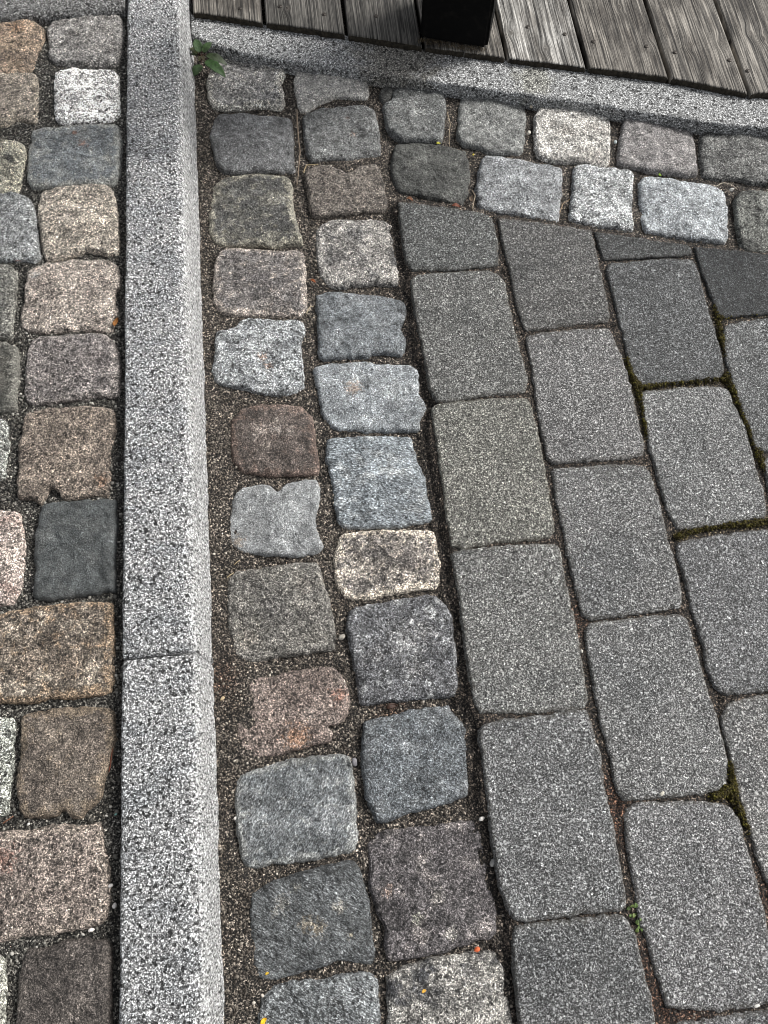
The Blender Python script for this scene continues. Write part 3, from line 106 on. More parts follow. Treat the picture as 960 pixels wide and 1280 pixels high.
  {'k': 'p', 'z': 0.008, 'label': 'light grey coarse concrete paver with mossy joints on its left and upper sides', 'pts': [(0.5067, 0.5642), (0.5159, 0.5692), (0.5707, 0.5684), (0.6283, 0.5673), (0.6517, 0.559), (0.6545, 0.5248), (0.6615, 0.488), (0.6595, 0.4527), (0.6571, 0.4168), (0.659, 0.3785), (0.6546, 0.3457), (0.6476, 0.3345), (0.6144, 0.334), (0.5653, 0.3298), (0.5118, 0.3314), (0.5018, 0.3572), (0.5004, 0.3985), (0.4989, 0.4463), (0.5003, 0.4853), (0.502, 0.5208)], 'c': (0.1419, 0.1439, 0.1424), 'g': 'concrete pavers laid in running bond'},
  {'k': 'p', 'z': 0.008, 'label': 'grey concrete paver cut by the right photo edge, below a yellow green mossy joint', 'pts': [(0.5019, 0.3016), (0.5128, 0.3107), (0.5613, 0.3147), (0.6172, 0.3168), (0.651, 0.3159), (0.6647, 0.3068), (0.665, 0.2659), (0.6576, 0.1808), (0.643, 0.095), (0.6329, 0.0814), (0.58, 0.0815), (0.5507, 0.0813), (0.5184, 0.0825), (0.5054, 0.095), (0.5001, 0.1238), (0.5043, 0.1533), (0.5001, 0.1972), (0.5008, 0.2431), (0.5, 0.2892)], 'c': (0.1175, 0.1193, 0.1206), 'g': 'concrete pavers laid in running bond'},
  {'k': 'p', 'z': 0.008, 'label': 'pale grey concrete paver cut by the right photo edge, beside the mossy joint triangle', 'pts': [(0.5032, 0.0522), (0.5183, 0.0692), (0.5483, 0.0726), (0.5781, 0.075), (0.6309, 0.0749), (0.6369, 0.0565), (0.6255, -0.0694), (0.6194, -0.1623), (0.6081, -0.1734), (0.5212, -0.1749), (0.5104, -0.1643), (0.5079, -0.1546), (0.503, -0.1224), (0.5026, -0.089), (0.5023, -0.0548), (0.5016, -0.0251), (0.5019, 0.001), (0.5017, 0.0254)], 'c': (0.1614, 0.1603, 0.1562), 'g': 'concrete pavers laid in running bond'},
  {'k': 'p', 'z': 0.008, 'label': 'corner of grey concrete paver at the right photo edge near the bottom', 'pts': [(0.5128, -0.1926), (0.5237, -0.1845), (0.6101, -0.1839), (0.6134, -0.2223), (0.601, -0.335), (0.5858, -0.3788), (0.4949, -0.3804), (0.4979, -0.3315), (0.5034, -0.2592)], 'c': (0.1365, 0.138, 0.138), 'g': 'concrete pavers laid in running bond'},
  {'k': 'p', 'z': 0.008, 'label': 'darkest bluish grey concrete paver, cut top, at the upper right photo edge', 'pts': [(0.6666, 0.8436), (0.7259, 0.8313), (0.7941, 0.8147), (0.8353, 0.8058), (0.8155, 0.6941), (0.759, 0.6945), (0.7243, 0.6962), (0.6842, 0.6935), (0.6736, 0.701), (0.6703, 0.7256), (0.6668, 0.7771), (0.6667, 0.8212)], 'c': (0.033, 0.035, 0.0361), 'g': 'concrete pavers laid in running bond'},
  {'k': 'p', 'z': 0.008, 'label': 'grey coarse concrete paver at the right photo edge, below the darkest one', 'pts': [(0.6751, 0.6705), (0.6894, 0.6818), (0.7212, 0.6852), (0.7568, 0.6867), (0.82, 0.6856), (0.8182, 0.6301), (0.8134, 0.5539), (0.7946, 0.4535), (0.6864, 0.4458), (0.6745, 0.4456), (0.6659, 0.4521), (0.6664, 0.4818), (0.6639, 0.5108), (0.662, 0.5521), (0.6625, 0.5986), (0.6647, 0.6369)], 'c': (0.1053, 0.1083, 0.1083), 'g': 'concrete pavers laid in running bond'},
  {'k': 'p', 'z': 0.008, 'label': 'narrow corner of concrete paver at the right photo edge, middle of its height', 'pts': [(0.6733, 0.4276), (0.6896, 0.4343), (0.7966, 0.4391), (0.7809, 0.3316), (0.7545, 0.207), (0.7393, 0.1988), (0.6563, 0.1965), (0.6577, 0.2417), (0.6629, 0.3304)], 'c': (0.1346, 0.1377, 0.1377), 'g': 'concrete pavers laid in running bond'},
]
EDG_FRONT = [(-0.2006, 1.4171), (-0.1537, 1.3897), (-0.1071, 1.3646), (-0.0409, 1.3423), (0.0089, 1.3298), (0.0569, 1.3154), (0.1226, 1.2954), (0.1899, 1.2775), (0.2731, 1.2541), (0.3383, 1.2363), (0.3942, 1.2194), (0.453, 1.2023), (0.5135, 1.1871), (0.5708, 1.1722), (0.6383, 1.1484), (0.7241, 1.1252), (0.7959, 1.1032), (0.8708, 1.0929)]
EDG_BACK = [(-0.1959, 1.4754), (-0.0539, 1.4354), (0.0996, 1.3948), (0.2506, 1.3438), (0.3565, 1.316), (0.56, 1.2655), (0.7113, 1.2154), (0.8898, 1.1615)]
EDGL = [(-0.6093, 1.3796), (-0.5252, 1.3872), (-0.4684, 1.3888), (-0.4112, 1.3863), (-0.3754, 1.3876), (-0.3466, 1.3895), (-0.3222, 1.3917), (-0.3063, 1.3966)]
DECK_EDGE = [(-0.2023, 1.4702), (-0.0527, 1.4255), (0.1033, 1.3807), (0.2487, 1.3369), (0.404, 1.2947), (0.5544, 1.2573), (0.7066, 1.2179), (0.8492, 1.1651)]
DECK_GAPS = [-0.0527, 0.1035, 0.404, 0.5544, 0.7066, 0.8492]
POST = [(0.2414, 1.3524), (0.3664, 1.3126)]
SCREWS = [(0.4582, 1.3719), (0.5266, 1.3468), (0.5786, 1.321), (0.6788, 1.3001), (0.7315, 1.2809), (0.8322, 1.2515), (-0.0193, 1.4647), (0.0646, 1.436), (0.1652, 1.4236), (-0.0971, 1.4663), (0.8606, 1.2218)]
KNOTS = [(0.4836, 1.3116), (0.6511, 1.4121), (0.7649, 1.2931), (0.8306, 1.2986), (0.8925, 1.3176), (0.9158, 1.3026), (-0.0041, 1.459), (0.4243, 1.3593), (0.6963, 1.3267)]
MOSS = [[(0.4995, 0.6302), (0.5027, 0.5903), (0.5058, 0.5396), (0.5011, 0.491)], [(0.5066, 0.578), (0.5515, 0.5796), (0.6491, 0.5792)], [(0.6728, 0.6987), (0.7144, 0.7013), (0.7669, 0.7013)], [(0.6729, 0.7149), (0.667, 0.6562), (0.6669, 0.625)], [(0.6547, 0.5848), (0.6612, 0.554), (0.6645, 0.4979), (0.669, 0.4434), (0.6739, 0.415)], [(0.6107, 0.3287), (0.6361, 0.3287), (0.6744, 0.3287)], [(0.5019, -0.0092), (0.4985, -0.0298), (0.4977, -0.0451)], [(0.467, -0.0469), (0.4822, -0.0445), (0.4966, -0.0409)], [(0.486, -0.0387), (0.4922, -0.0527), (0.4995, -0.0708), (0.5067, -0.0966)], [(0.5075, 0.3197), (0.5539, 0.3292), (0.6045, 0.3293)], [(0.4988, 0.6149), (0.5046, 0.5812), (0.5237, 0.5763)]]
RED = [(0.3326, -0.027), (0.3326, -0.0524), (0.3337, -0.0725), (0.3302, 0.2104), (0.3464, -0.2901), (0.3815, -0.2925), (0.3255, -0.2267), (0.3306, -0.2711), (0.5032, -0.1735), (-0.1868, 0.1786), (0.0493, 0.1158)]
DEBRIS = [('stone_chip', (0.1533, -0.0407), -0.004, 'white angular stone chip in the joint above the purplish dark sett', 0.0069, (0.8308, 0.807, 0.7529), 0.3, 'white stone chips scattered in the joints'), ('stone_chip', (0.1584, -0.0951), -0.002, 'translucent grey stone chip wedged against the long joint beside the purplish dark sett', 0.008, (0.2623, 0.2623, 0.2542), 1, 'white stone chips scattered in the joints'), ('stone_chip', (0.426, 1.1394), -0.006, 'pale oval stone chip in the gap left of the cream white sett', 0.008, (0.6105, 0.5776, 0.5029), 1.2, 'white stone chips scattered in the joints'), ('stone_chip', (0.4423, 1.2045), -0.006, 'cream stone chip under the edging at the upper left corner of the cream white sett', 0.0069, (0.5776, 0.5149, 0.402), 0.5, 'white stone chips scattered in the joints'), ('stone_chip', (0.5857, 1.104), -0.006, 'bluish white stone chip between the cream white sett and the warm grey sett', 0.0057, (0.5457, 0.6105, 0.6105), 1.4, 'white stone chips scattered in the joints'), ('stone_chip', (0.7752, 0.9714), -0.005, 'white stone chip at the right, between the two sett rows under the edging', 0.0069, (0.7157, 0.7011, 0.6584), 0.2, 'white stone chips scattered in the joints'), ('stone_chip', (-0.3102, -0.0626), 0.079, 'tiny white stone chip beside the right edge of the large reddish brown sett', 0.0046, (0.8308, 0.7913, 0.7529), 0.2, 'white stone chips scattered in the joints'), ('stone_chip', (-0.3061, -0.0845), 0.079, 'white elongated stone chip close to the kerb beside the large reddish brown sett', 0.0057, (0.8308, 0.7913, 0.7529), 1, 'white stone chips scattered in the joints'), ('stone_chip', (-0.3314, -0.1068), 0.08, 'round white stone chip between the large reddish brown sett and dark brown sett', 0.0057, (0.8714, 0.807, 0.7529), 0.4, 'white stone chips scattered in the joints'), ('stone_chip', (-0.3054, 0.0163), 0.079, 'tiny turquoise glass chip by the kerb right of the chipped brown sett', 0.0034, (0.305, 0.5776, 0.5149), 0.4, 'white stone chips scattered in the joints'), ('stone_chip', (-0.4101, 0.0169), 0.079, 'small white stone chip above the upper edge of the large reddish brown sett', 0.0046, (0.7913, 0.7758, 0.7157), 0.4, 'white stone chips scattered in the joints'), ('stone_chip', (0.4571, -0.29), 0.004, 'white oval stone chip in the red brown joint near the bottom right corner', 0.0069, (0.7913, 0.7758, 0.7305), 0.6, 'white stone chips scattered in the joints'), ('stone_chip', (0.3968, -0.0362), 0.007, 'pale stone chip on the joint below the paver with a bluish lower half', 0.0057, (0.6795, 0.6445, 0.5457), 0.6, 'white stone chips scattered in the joints'), ('stone_chip', (-0.0118, 0.2212), -0.004, 'pair of grey stone chip bits right of the large brownish grey sett', 0.0091, (0.3763, 0.3515, 0.305), 0.6, 'white stone chips scattered in the joints'), ('stone_chip', (-0.1729, -0.0047), -0.004, 'white stone chip left of the blue grey streaked sett', 0.0046, (0.7529, 0.7305, 0.6795), 0.6, 'white stone chips scattered in the joints'), ('stone_chip', (-0.1847, 0.1532), -0.002, 'cream stone chip in the sand between kerb and reddish sett', 0.0057, (0.6105, 0.4851, 0.305), 0.6, 'white stone chips scattered in the joints'), ('stone_chip', (-0.0099, 0.0486), -0.002, 'flat mauve grey stone chip at the upper right corner of the blue grey streaked sett', 0.0091, (0.1878, 0.1812, 0.1946), 1.5, 'white stone chips scattered in the joints'), ('stone_chip', (0.3282, 0.1641), 0.004, 'white stone chip in the long joint between two grey pavers, middle right', 0.0046, (0.6795, 0.6584, 0.6105), 1.5, 'white stone chips scattered in the joints'), ('brick_chip', (0.1224, -0.1925), -0.003, 'bright orange brick chip in the joint between purplish dark and cream sett', 0.0069, (0.7529, 0.1559, 0.0529), 0.4, None), ('petal', (-0.1484, -0.2393), -0.001, 'yellow petal beside the sett at the bottom photo edge', 0.0091, (0.8308, 0.4564, 0.007), 0.8, 'small yellow petals and leaves fallen in the joints'), ('petal', (-0.1414, -0.1883), 0.001, 'tiny yellow petal at the lower left corner of the dark sett with ochre flecks', 0.0046, (0.5776, 0.3763, 0.0212), 0.3, 'small yellow petals and leaves fallen in the joints'), ('petal', (0.0499, -0.2291), 0.002, 'tiny golden petal lying on the cream sett with dark blotches', 0.0057, (0.6795, 0.3763, 0.0452), 0.3, 'small yellow petals and leaves fallen in the joints'), ('petal', (0.2519, 1.1287), -0.006, 'yellow green petal below the grey sett with the broken left corner', 0.008, (0.4287, 0.402, 0.0319), 0.2, 'small yellow petals and leaves fallen in the joints'), ('petal', (0.3138, 1.0962), -0.006, 'yellow petal in the gap above the light grey lower row sett', 0.0057, (0.402, 0.3515, 0.0212), 1.2, 'small yellow petals and leaves fallen in the joints'), ('petal', (0.6498, 1.0152), -0.002, 'lime green leaflet below the warm grey sett', 0.0069, (0.2232, 0.3763, 0.0319), 1.9, 'small yellow petals and leaves fallen in the joints'), ('petal', (0.143, 1.2979), -0.006, 'yellowish petal between the low dark grey sett and broken corner sett', 0.0046, (0.402, 0.305, 0.0319), 1.9, 'small yellow petals and leaves fallen in the joints'), ('dry_leaf', (-0.3111, 0.7256), 0.082, 'bent orange brown dry leaf beside the kerb, right of the pale pinkish beige sett', 0.016, (0.305, 0.1274, 0.0319), 1.3, 'small dry brown leaves in the joints'), ('dry_leaf', (-0.0056, 0.8409), -0.005, 'rust orange dry leaf left of the cream and grey mottled sett', 0.0103, (0.2623, 0.0704, 0.0168), -0.6, 'small dry brown leaves in the joints'), ('dry_leaf', (0.0497, 0.1169), -0.01, 'dark red brown dry leaf between the charcoal frosted sett and slate blue sett', 0.016, (0.0423, 0.0194, 0.0116), 0.15, 'small dry brown leaves in the joints'), ('dry_leaf', (0.2633, 0.9771), -0.004, 'red brown dry leaf under the dark rough corner sett', 0.016, (0.1559, 0.0452, 0.0212), -0.15, 'small dry brown leaves in the joints'), ('dry_leaf', (0.1819, 1.0007), -0.004, 'brown dry leaf at the upper left corner of the paver field', 0.0126, (0.1878, 0.0802, 0.0382), -0.5, 'small dry brown leaves in the joints'), ('dry_leaf', (-0.4665, 0.858), 0.079, 'small rust red dry leaf under the light grey rounded sett at the left edge', 0.0103, (0.1878, 0.0452, 0.0168), 0.1, 'small dry brown leaves in the joints'), ('dry_leaf', (0.2946, 0.9907), -0.004, 'curled grey brown dry leaf between dark rough sett and light grey sett', 0.016, (0.1413, 0.1022, 0.0704), 1.3, 'small dry brown leaves in the joints')]
TWIGS = [([(-0.0056, 1.2274), (-0.0079, 1.174), (-0.0069, 1.1255), (-0.0131, 1.0787), (-0.0182, 1.0476)], 0.0, 'long dry brown stalk standing in the gap between the outer and inner sett rows', 0.0016, (0.1839, 0.142, 0.1027)), ([(-0.0046, 1.0751), (0.0025, 1.0914), (0.023, 1.0915)], 0.001, 'short hooked straw coloured stalk above the brown hollowed sett', 0.001, (0.3676, 0.2838, 0.1561)), ([(0.2783, 1.2017), (0.2802, 1.1714), (0.2736, 1.1462), (0.2711, 1.1171)], -0.002, 'thin pale stalk in the gap right of the broken corner sett', 0.0009, (0.3698, 0.3056, 0.2157)), ([(0.7453, 0.9777), (0.7592, 0.9839), (0.7745, 0.9788), (0.7824, 0.9688)], 0.001, 'thin curved white stalk below the lumpy sett at the right', 0.0008, (0.5398, 0.4853, 0.3874)), ([(0.4481, 0.9462), (0.4577, 0.9653), (0.4715, 0.975)], -0.002, 'thin tan stalk in the gap left of the small speckled lower row sett', 0.0009, (0.3667, 0.2641, 0.1684)), ([(-0.0212, 0.7735), (-0.0136, 0.7856), (-0.0081, 0.7867)], 0.0, 'short straw bit beside the mauve grey pale edged sett', 0.001, (0.4772, 0.4024, 0.2767)), ([(-0.3139, 0.0667), (-0.3111, 0.0826), (-0.3093, 0.0949)], 0.082, 'reddish pine needle beside the chipped brown sett near the kerb', 0.0008, (0.178, 0.0565, 0.0325)), ([(-0.4396, 0.0211), (-0.4322, 0.0248), (-0.4276, 0.028)], 0.082, 'reddish twig at the left photo edge above the large reddish brown sett', 0.0009, (0.2132, 0.0941, 0.053)), ([(-0.1709, 0.3262), (-0.1613, 0.3326)], 0.001, 'short straw lying at the upper left corner of the large brownish grey sett', 0.0008, (0.5043, 0.4027, 0.2418)), ([(-0.16, 0.3457), (-0.1515, 0.3523)], -0.002, 'tiny straw in the sand above the large brownish grey sett', 0.0007, (0.5043, 0.4027, 0.2418)), ([(0.2903, 0.9657), (0.3004, 0.9938), (0.2968, 1.0088)], 0.0, 'curled light twig in the gap between dark rough sett and light grey sett', 0.0012, (0.2995, 0.2431, 0.1793))]
LEAVES = [((-0.1771, 1.3424), (-0.2004, 1.3248), 0.013, 0.012, 0.004, (0.0854, 0.1593, 0.0591)), ((-0.1706, 1.3422), (-0.1336, 1.307), 0.0135, 0.022, 0.016, (0.0644, 0.1541, 0.0356)), ((-0.1693, 1.3617), (-0.1301, 1.3452), 0.0115, 0.018, 0.01, (0.0565, 0.0904, 0.0306)), ((-0.1781, 1.3562), (-0.1845, 1.3819), 0.011, 0.028, 0.038, (0.0897, 0.1655, 0.0626)), ((-0.1717, 1.3532), (-0.1549, 1.3736), 0.01, 0.03, 0.036, (0.0732, 0.1416, 0.0424)), ((-0.1837, 1.36), (-0.1984, 1.3801), 0.007, 0.022, 0.022, (0.0885, 0.1086, 0.0287)), ((-0.1856, 1.3605), (-0.2003, 1.3734), 0.006, 0.02, 0.014, (0.1049, 0.1587, 0.0585)), ((-0.175, 1.3451), (-0.1681, 1.3202), 0.005, 0.03, 0.038, (0.0818, 0.0649, 0.0237)), ((-0.175, 1.3451), (-0.1788, 1.3256), 0.005, 0.03, 0.036, (0.09, 0.0807, 0.0275))]
WEED = (-0.1826, 1.3819)
SPRIG = (0.3293, -0.1782)
KERB_STAIN = 1.0559
FLAKE = [(0.1546, 1.2597), (0.1629, 1.2798), (0.1811, 1.2887), (0.1818, 1.274), (0.1736, 1.2499), (0.1615, 1.2385)]
SANDBUMP = [(-0.1679, 0.5374), (-0.1802, 0.3671), (-0.1715, 0.1439), (-0.1624, 0.0998), (-0.1914, -0.0955), (-0.158, 0.198), (-0.1731, -0.1433)]

# ------------------------------------------------------------ helpers
R = random.Random(7); NR = np.random.default_rng(5)
col = scene.collection

def tag(o, label=None, cat=None, group=None, kind=None):
    if label: o['label'] = label
    if cat: o['category'] = cat
    if group: o['group'] = group
    if kind: o['kind'] = kind
    return o

def mesh_obj(name, V, F, mat=None, parent=None, smooth=True, loc=None):
    me = bpy.data.meshes.new(name)
    me.from_pydata([tuple(map(float, v)) for v in V], [], [tuple(f) for f in F]); me.update()
    if smooth: me.polygons.foreach_set('use_smooth', [True] * len(me.polygons))
    if mat: me.materials.append(mat)
    o = bpy.data.objects.new(name, me); col.objects.link(o)
    if parent: o.parent = parent
    if loc: o.location = loc
    return o

def empty(name, loc):
    o = bpy.data.objects.new(name, None); col.objects.link(o); o.location = loc; o.empty_display_size = .02
    return o

class NT:
    def __init__(s, name):
        s.m = bpy.data.materials.new(name); s.m.use_nodes = True; s.t = s.m.node_tree
        s.b = s.t.nodes['Principled BSDF']; s.b.inputs['Roughness'].default_value = .8
        s.b.inputs['Specular IOR Level'].default_value = .35
    def n(s, t, **k):
        x = s.t.nodes.new(t)
        for a, v in k.items(): setattr(x, a, v)
        return x
    def l(s, a, b): s.t.links.new(a, b)
    def setin(s, sock, v):
        if hasattr(v, 'is_output'): s.l(v, sock)
        else: sock.default_value = (*v, 1) if isinstance(v, tuple) and len(v) == 3 and sock.type == 'RGBA' else v
    def math(s, op, a, b=None, c=None, clamp=False):
        x = s.n('ShaderNodeMath', operation=op, use_clamp=clamp)
        for i, v in enumerate((a, b, c)):
            if v is not None: s.setin(x.inputs[i], v)
        return x.outputs[0]
    def mix(s, f, a, b, mode='MIX'):
        x = s.n('ShaderNodeMix', data_type='RGBA', blend_type=mode)
        s.setin(x.inputs[0], f)
        for i, v in ((6, a), (7, b)):
            if isinstance(v, (tuple, list)) : v = (*v[:3], 1)
            s.setin(x.inputs[i], v)
        return x.outputs[2]
    def noise(s, vec, scale, detail=2, rough=.5, out=0):
        x = s.n('ShaderNodeTexNoise'); s.l(vec, x.inputs['Vector'])
        x.inputs['Scale'].default_value = scale; x.inputs['Detail'].default_value = detail; x.inputs['Roughness'].default_value = rough
        return x.outputs[out]
    def vor(s, vec, scale, out='Color', feature='F1'):
        x = s.n('ShaderNodeTexVoronoi', feature=feature); s.l(vec, x.inputs['Vector']); x.inputs['Scale'].default_value = scale
        return x.outputs[out]
    def red(s, c):
        x = s.n('ShaderNodeSeparateColor'); s.l(c, x.inputs[0]); return x.outputs
    def ramp(s, f, stops, interp='LINEAR'):
        x = s.n('ShaderNodeValToRGB'); x.color_ramp.interpolation = interp; s.l(f, x.inputs[0])
        e = x.color_ramp.elements
        while len(e) < len(stops): e.new(.5)
        for i, (p, v) in enumerate(stops):
            e[i].position = p; e[i].color = (*v, 1) if isinstance(v, (tuple, list)) else (v, v, v, 1)
        return x.outputs[0]
    def sstep(s, v, a, b, lo=0., hi=1.):
        x = s.n('ShaderNodeMapRange', interpolation_type='SMOOTHSTEP'); s.l(v, x.inputs[0])
        for i, q in enumerate((a, b, lo, hi)): x.inputs[i + 1].default_value = q
        return x.outputs[0]
    def vadd(s, a, b, op='ADD'):
        x = s.n('ShaderNodeVectorMath', operation=op); s.setin(x.inputs[0], a); s.setin(x.inputs[1], b); return x.outputs[0]
    def coords(s, rnd=True, distort=.0025, dscale=140):
        tc = s.n('ShaderNodeTexCoord').outputs['Object']; v = tc
        if rnd:
            r = s.n('ShaderNodeObjectInfo').outputs['Random']
            cx = s.n('ShaderNodeCombineXYZ'); s.l(s.math('MULTIPLY', r, 37.), cx.inputs[0]); s.l(s.math('MULTIPLY', r, 91.), cx.inputs[1])
            v = s.vadd(tc, cx.outputs[0])
        if distort:
            d = s.noise(v, dscale, 2, .6, out=1); d = s.vadd(d, (-.5, -.5, -.5))
            x = s.n('ShaderNodeVectorMath', operation='SCALE'); s.l(d, x.inputs[0]); x.inputs['Scale'].default_value = distort * 2
            return tc, v, s.vadd(v, x.outputs[0])
        return tc, v, v
    def grain(s, v, vd, scale, K, white=0.):
        # log-normal brightness of mineral grains at two sizes; returns (factor, height)
        n1 = s.noise(vd, scale, 2, .55); n2 = s.noise(v, scale * 1.9, 1, .5); n3 = s.noise(vd, scale * .33, 3, .6)
        e = s.math('ADD', s.math('MULTIPLY', s.math('SUBTRACT', n1, .5), K), s.math('MULTIPLY', s.math('SUBTRACT', n2, .5), K * .85))
        e = s.math('ADD', e, s.math('MULTIPLY', s.math('SUBTRACT', n3, .5), K * .12))
        f = s.math('POWER', 2.71828, s.math('SUBTRACT', e, (K * .105) ** 2 / 2))
        f = s.math('MINIMUM', f, 4.0)
        return f, s.math('ADD', n1, s.math('MULTIPLY', n2, .6))
    def bump(s, h, dist, strength=1.):
        x = s.n('ShaderNodeBump'); s.l(h, x.inputs['Height']); x.inputs['Distance'].default_value = dist; x.inputs['Strength'].default_value = strength
        s.l(x.outputs[0], s.b.inputs['Normal'])
    def color(s, c): s.setin(s.b.inputs['Base Color'], c)

def sc(c, k): return tuple(min(.95, v * k) for v in c)

def granite_mat(name, c, c2=None, sp=.9, gs=235, bl=.5, rim=0, rc=None, fol=None, st=(), origin=(0, 0)):
    a = NT(name); tc, v, vd = a.coords()
    c2 = c2 or sc(c, .8); k = sp
    if fol:                                       # foliated stone: stretch the blotches along the foliation
        mp = a.n('ShaderNodeMapping'); mp.vector_type = 'TEXTURE'; a.l(v, mp.inputs[0]); mp.inputs['Rotation'].default_value = (0, 0, math.radians(fol[0])); mp.inputs['Scale'].default_value = (1.75, .95, 1)
        bn = a.noise(mp.outputs[0], 70, 4, .62); gv = mp.outputs[0]; K = 5.6 * sp
    else:
        bn = a.noise(vd, 30, 4, .62); gv = vd; K = 6.5 * sp
    base = a.mix(a.sstep(bn, bl - .07, bl + .08), c, c2)
    base = a.mix(a.sstep(a.noise(v, 15, 5, .65), .42, .62), sc(c, 1.), base); base = a.mix(1., base, a.ramp(a.noise(v, 19, 5, .7), [(.38, .72), (.5, 1.), (.62, 1.22)]), 'MULTIPLY')
    mid = a.noise(gv, 62, 6, .72)
    fg, hg = a.grain(gv if fol else v, gv, gs * 1.7, K)
    g1 = a.red(a.vor(vd, gs * 1.25)); g2 = a.red(a.vor(vd, gs * 1.7))
    dk = .08 if sp < .85 else .19
    f2 = a.ramp(g1[0], [(0, max(.08, 1 - .8 * sp)), (dk * .6, max(.12, 1 - .7 * sp)), (dk, 1.), (.93, 1.), (.97, 1 + .5 * sp), (1, 1 + .9 * sp)])
    f1 = a.mix(1., fg, a.ramp(mid, [(.36, 1 - .48 * sp if sp < 1.2 else .45), (.5, 1.), (.64, 1 + .55 * sp)]), 'MULTIPLY')
    base = a.mix(1., base, f1, 'MULTIPLY'); base = a.mix(1., base, f2, 'MULTIPLY')
    if rim:
        at = a.n('ShaderNodeAttribute', attribute_name='rim').outputs['Fac']
        e = a.math('ADD', at, a.math('MULTIPLY', a.math('SUBTRACT', a.noise(vd, 70, 5, .7), .5), 4.2))
        msk = a.math('MULTIPLY', a.sstep(e, .85, .35), rim)
        rcol = a.mix(1., a.mix(1., rc, f1, 'MULTIPLY'), f2, 'MULTIPLY')
        base = a.mix(msk, base, rcol)
    for (x, y, r, cc) in st:
        d = a.vadd(a.vadd(tc, (x - origin[0], y - origin[1], 0), 'SUBTRACT'), (1, 1, 0), 'MULTIPLY')
        ln = a.n('ShaderNodeVectorMath', operation='LENGTH'); a.l(d, ln.inputs[0])
        q = a.math('ADD', a.math('DIVIDE', ln.outputs['Value'], r), a.math('MULTIPLY', a.math('SUBTRACT', a.noise(vd, 200, 5, .75), .5), 6.5))
        msk = a.math('MULTIPLY', a.sstep(q, 1.0, .35), .6)
        base = a.mix(msk, base, a.mix(1., a.mix(1., cc, f1, 'MULTIPLY'), f2, 'MULTIPLY'))
    a.color(base)
    h = a.math('ADD', hg, a.math('ADD', a.math('MULTIPLY', g2[1], .15), a.math('MULTIPLY', mid, 1.4)))
    a.bump(h, .0022, 1.); a.b.inputs['Roughness'].default_value = .66
    return a.m

def concrete_mat(name, c):
    a = NT(name); tc, v, vd = a.coords(distort=.0016, dscale=260)
    base = a.mix(a.sstep(a.noise(v, 11, 5, .65), .38, .66), sc(c, 1.06), sc(c, .76))
    base = a.mix(a.sstep(a.noise(v, 38, 5, .68), .42, .64), base, sc(c, 1.2))
    base = a.mix(a.math('MULTIPLY', a.sstep(a.noise(v, 5.5, 5, .6), .50, .68), .6), base, (c[0] * .70, c[1] * .72, c[2] * .74))
    fg, n1 = a.grain(v, vd, 420, 7.2); base = a.mix(1., base, fg, 'MULTIPLY')
    g = a.red(a.vor(vd, 330)); base = a.mix(1., base, a.ramp(g[0], [(0, .4), (.08, .6), (.13, 1.), (.88, 1.), (.94, 1.6), (1, 2.6)]), 'MULTIPLY')
    d1 = a.vor(vd, 175, 'Distance'); r1 = a.red(a.vor(vd, 175))[2]
    spk = a.math('MULTIPLY', a.sstep(d1, .34, .2), a.sstep(r1, .79, .85))
    base = a.mix(spk, base, sc(c, 3.3))
    d2 = a.vor(vd, 95, 'Distance'); r2 = a.red(a.vor(vd, 95))[1]
    pit = a.math('MULTIPLY', a.sstep(d2, .24, .14), a.sstep(r2, .88, .92))
    base = a.mix(a.math('MULTIPLY', pit, .8), base, sc(c, .28))
    at = a.n('ShaderNodeAttribute', attribute_name='rim').outputs['Fac']
    e = a.math('ADD', at, a.math('MULTIPLY', a.math('SUBTRACT', a.noise(v, 60, 4, .6), .5), 1.5))
    base = a.mix(a.math('MULTIPLY', a.sstep(e, .6, .15), .3), base, (c[0] * .62, c[1] * .55, c[2] * .44))
    a.color(base)
    h = a.math('ADD', n1, a.math('MULTIPLY', g[1], .35)); h = a.math('SUBTRACT', h, a.math('MULTIPLY', pit, 1.0))
    a.bump(h, .0017, 1.); a.b.inputs['Roughness'].default_value = .72
    return a.m

def fbm(x, y, s, seed=0., oct=3):
    return mn.fractal(Vector((x * s + seed, y * s - seed * .7, seed * 1.3)), 1.0, 2.0, oct)

def spline(P, n, k_=.45):
    P = np.array(P, float); k = len(P); out = []
    seg = np.linalg.norm(np.roll(P, -1, 0) - P, axis=1); cum = np.concatenate([[0], np.cumsum(seg)])
    for t in np.linspace(0, cum[-1], n, endpoint=False):
        i = min(k - 1, int(np.searchsorted(cum, t, 'right') - 1)); u = (t - cum[i]) / max(seg[i], 1e-9)
        p0, p1, p2, p3 = P[i - 1], P[i], P[(i + 1) % k], P[(i + 2) % k]
        cr = .5 * ((2 * p1) + (-p0 + p2) * u + (2 * p0 - 5 * p1 + 4 * p2 - p3) * u * u + (-p0 + 3 * p1 - 3 * p2 + p3) * u ** 3)
        ln = p1 * (1 - u) + p2 * u
        out.append(k_ * cr + (1 - k_) * ln)
    return np.array(out)

def edge_dist(V, O):
    d = np.full(len(V), 9.); n = len(O)
    for i in range(n):
        a, b = O[i], O[(i + 1) % n]; ab = b - a; t = np.clip(((V - a) @ ab) / max(ab @ ab, 1e-12), 0, 1)
        d = np.minimum(d, np.linalg.norm(V - (a + t[:, None] * ab), axis=1))
    return d

def inside(P, O):
    x, y = P[:, 0], P[:, 1]; r = np.zeros(len(P), bool); n = len(O)
    for i in range(n):
        x1, y1 = O[i]; x2, y2 = O[(i + 1) % n]
        if y1 == y2: continue
        r ^= ((y1 > y) != (y2 > y)) & (x < (x2 - x1) * (y - y1) / (y2 - y1) + x1)
    return r

OUT = []                                          # outlines kept so that no sand grain lands inside a stone

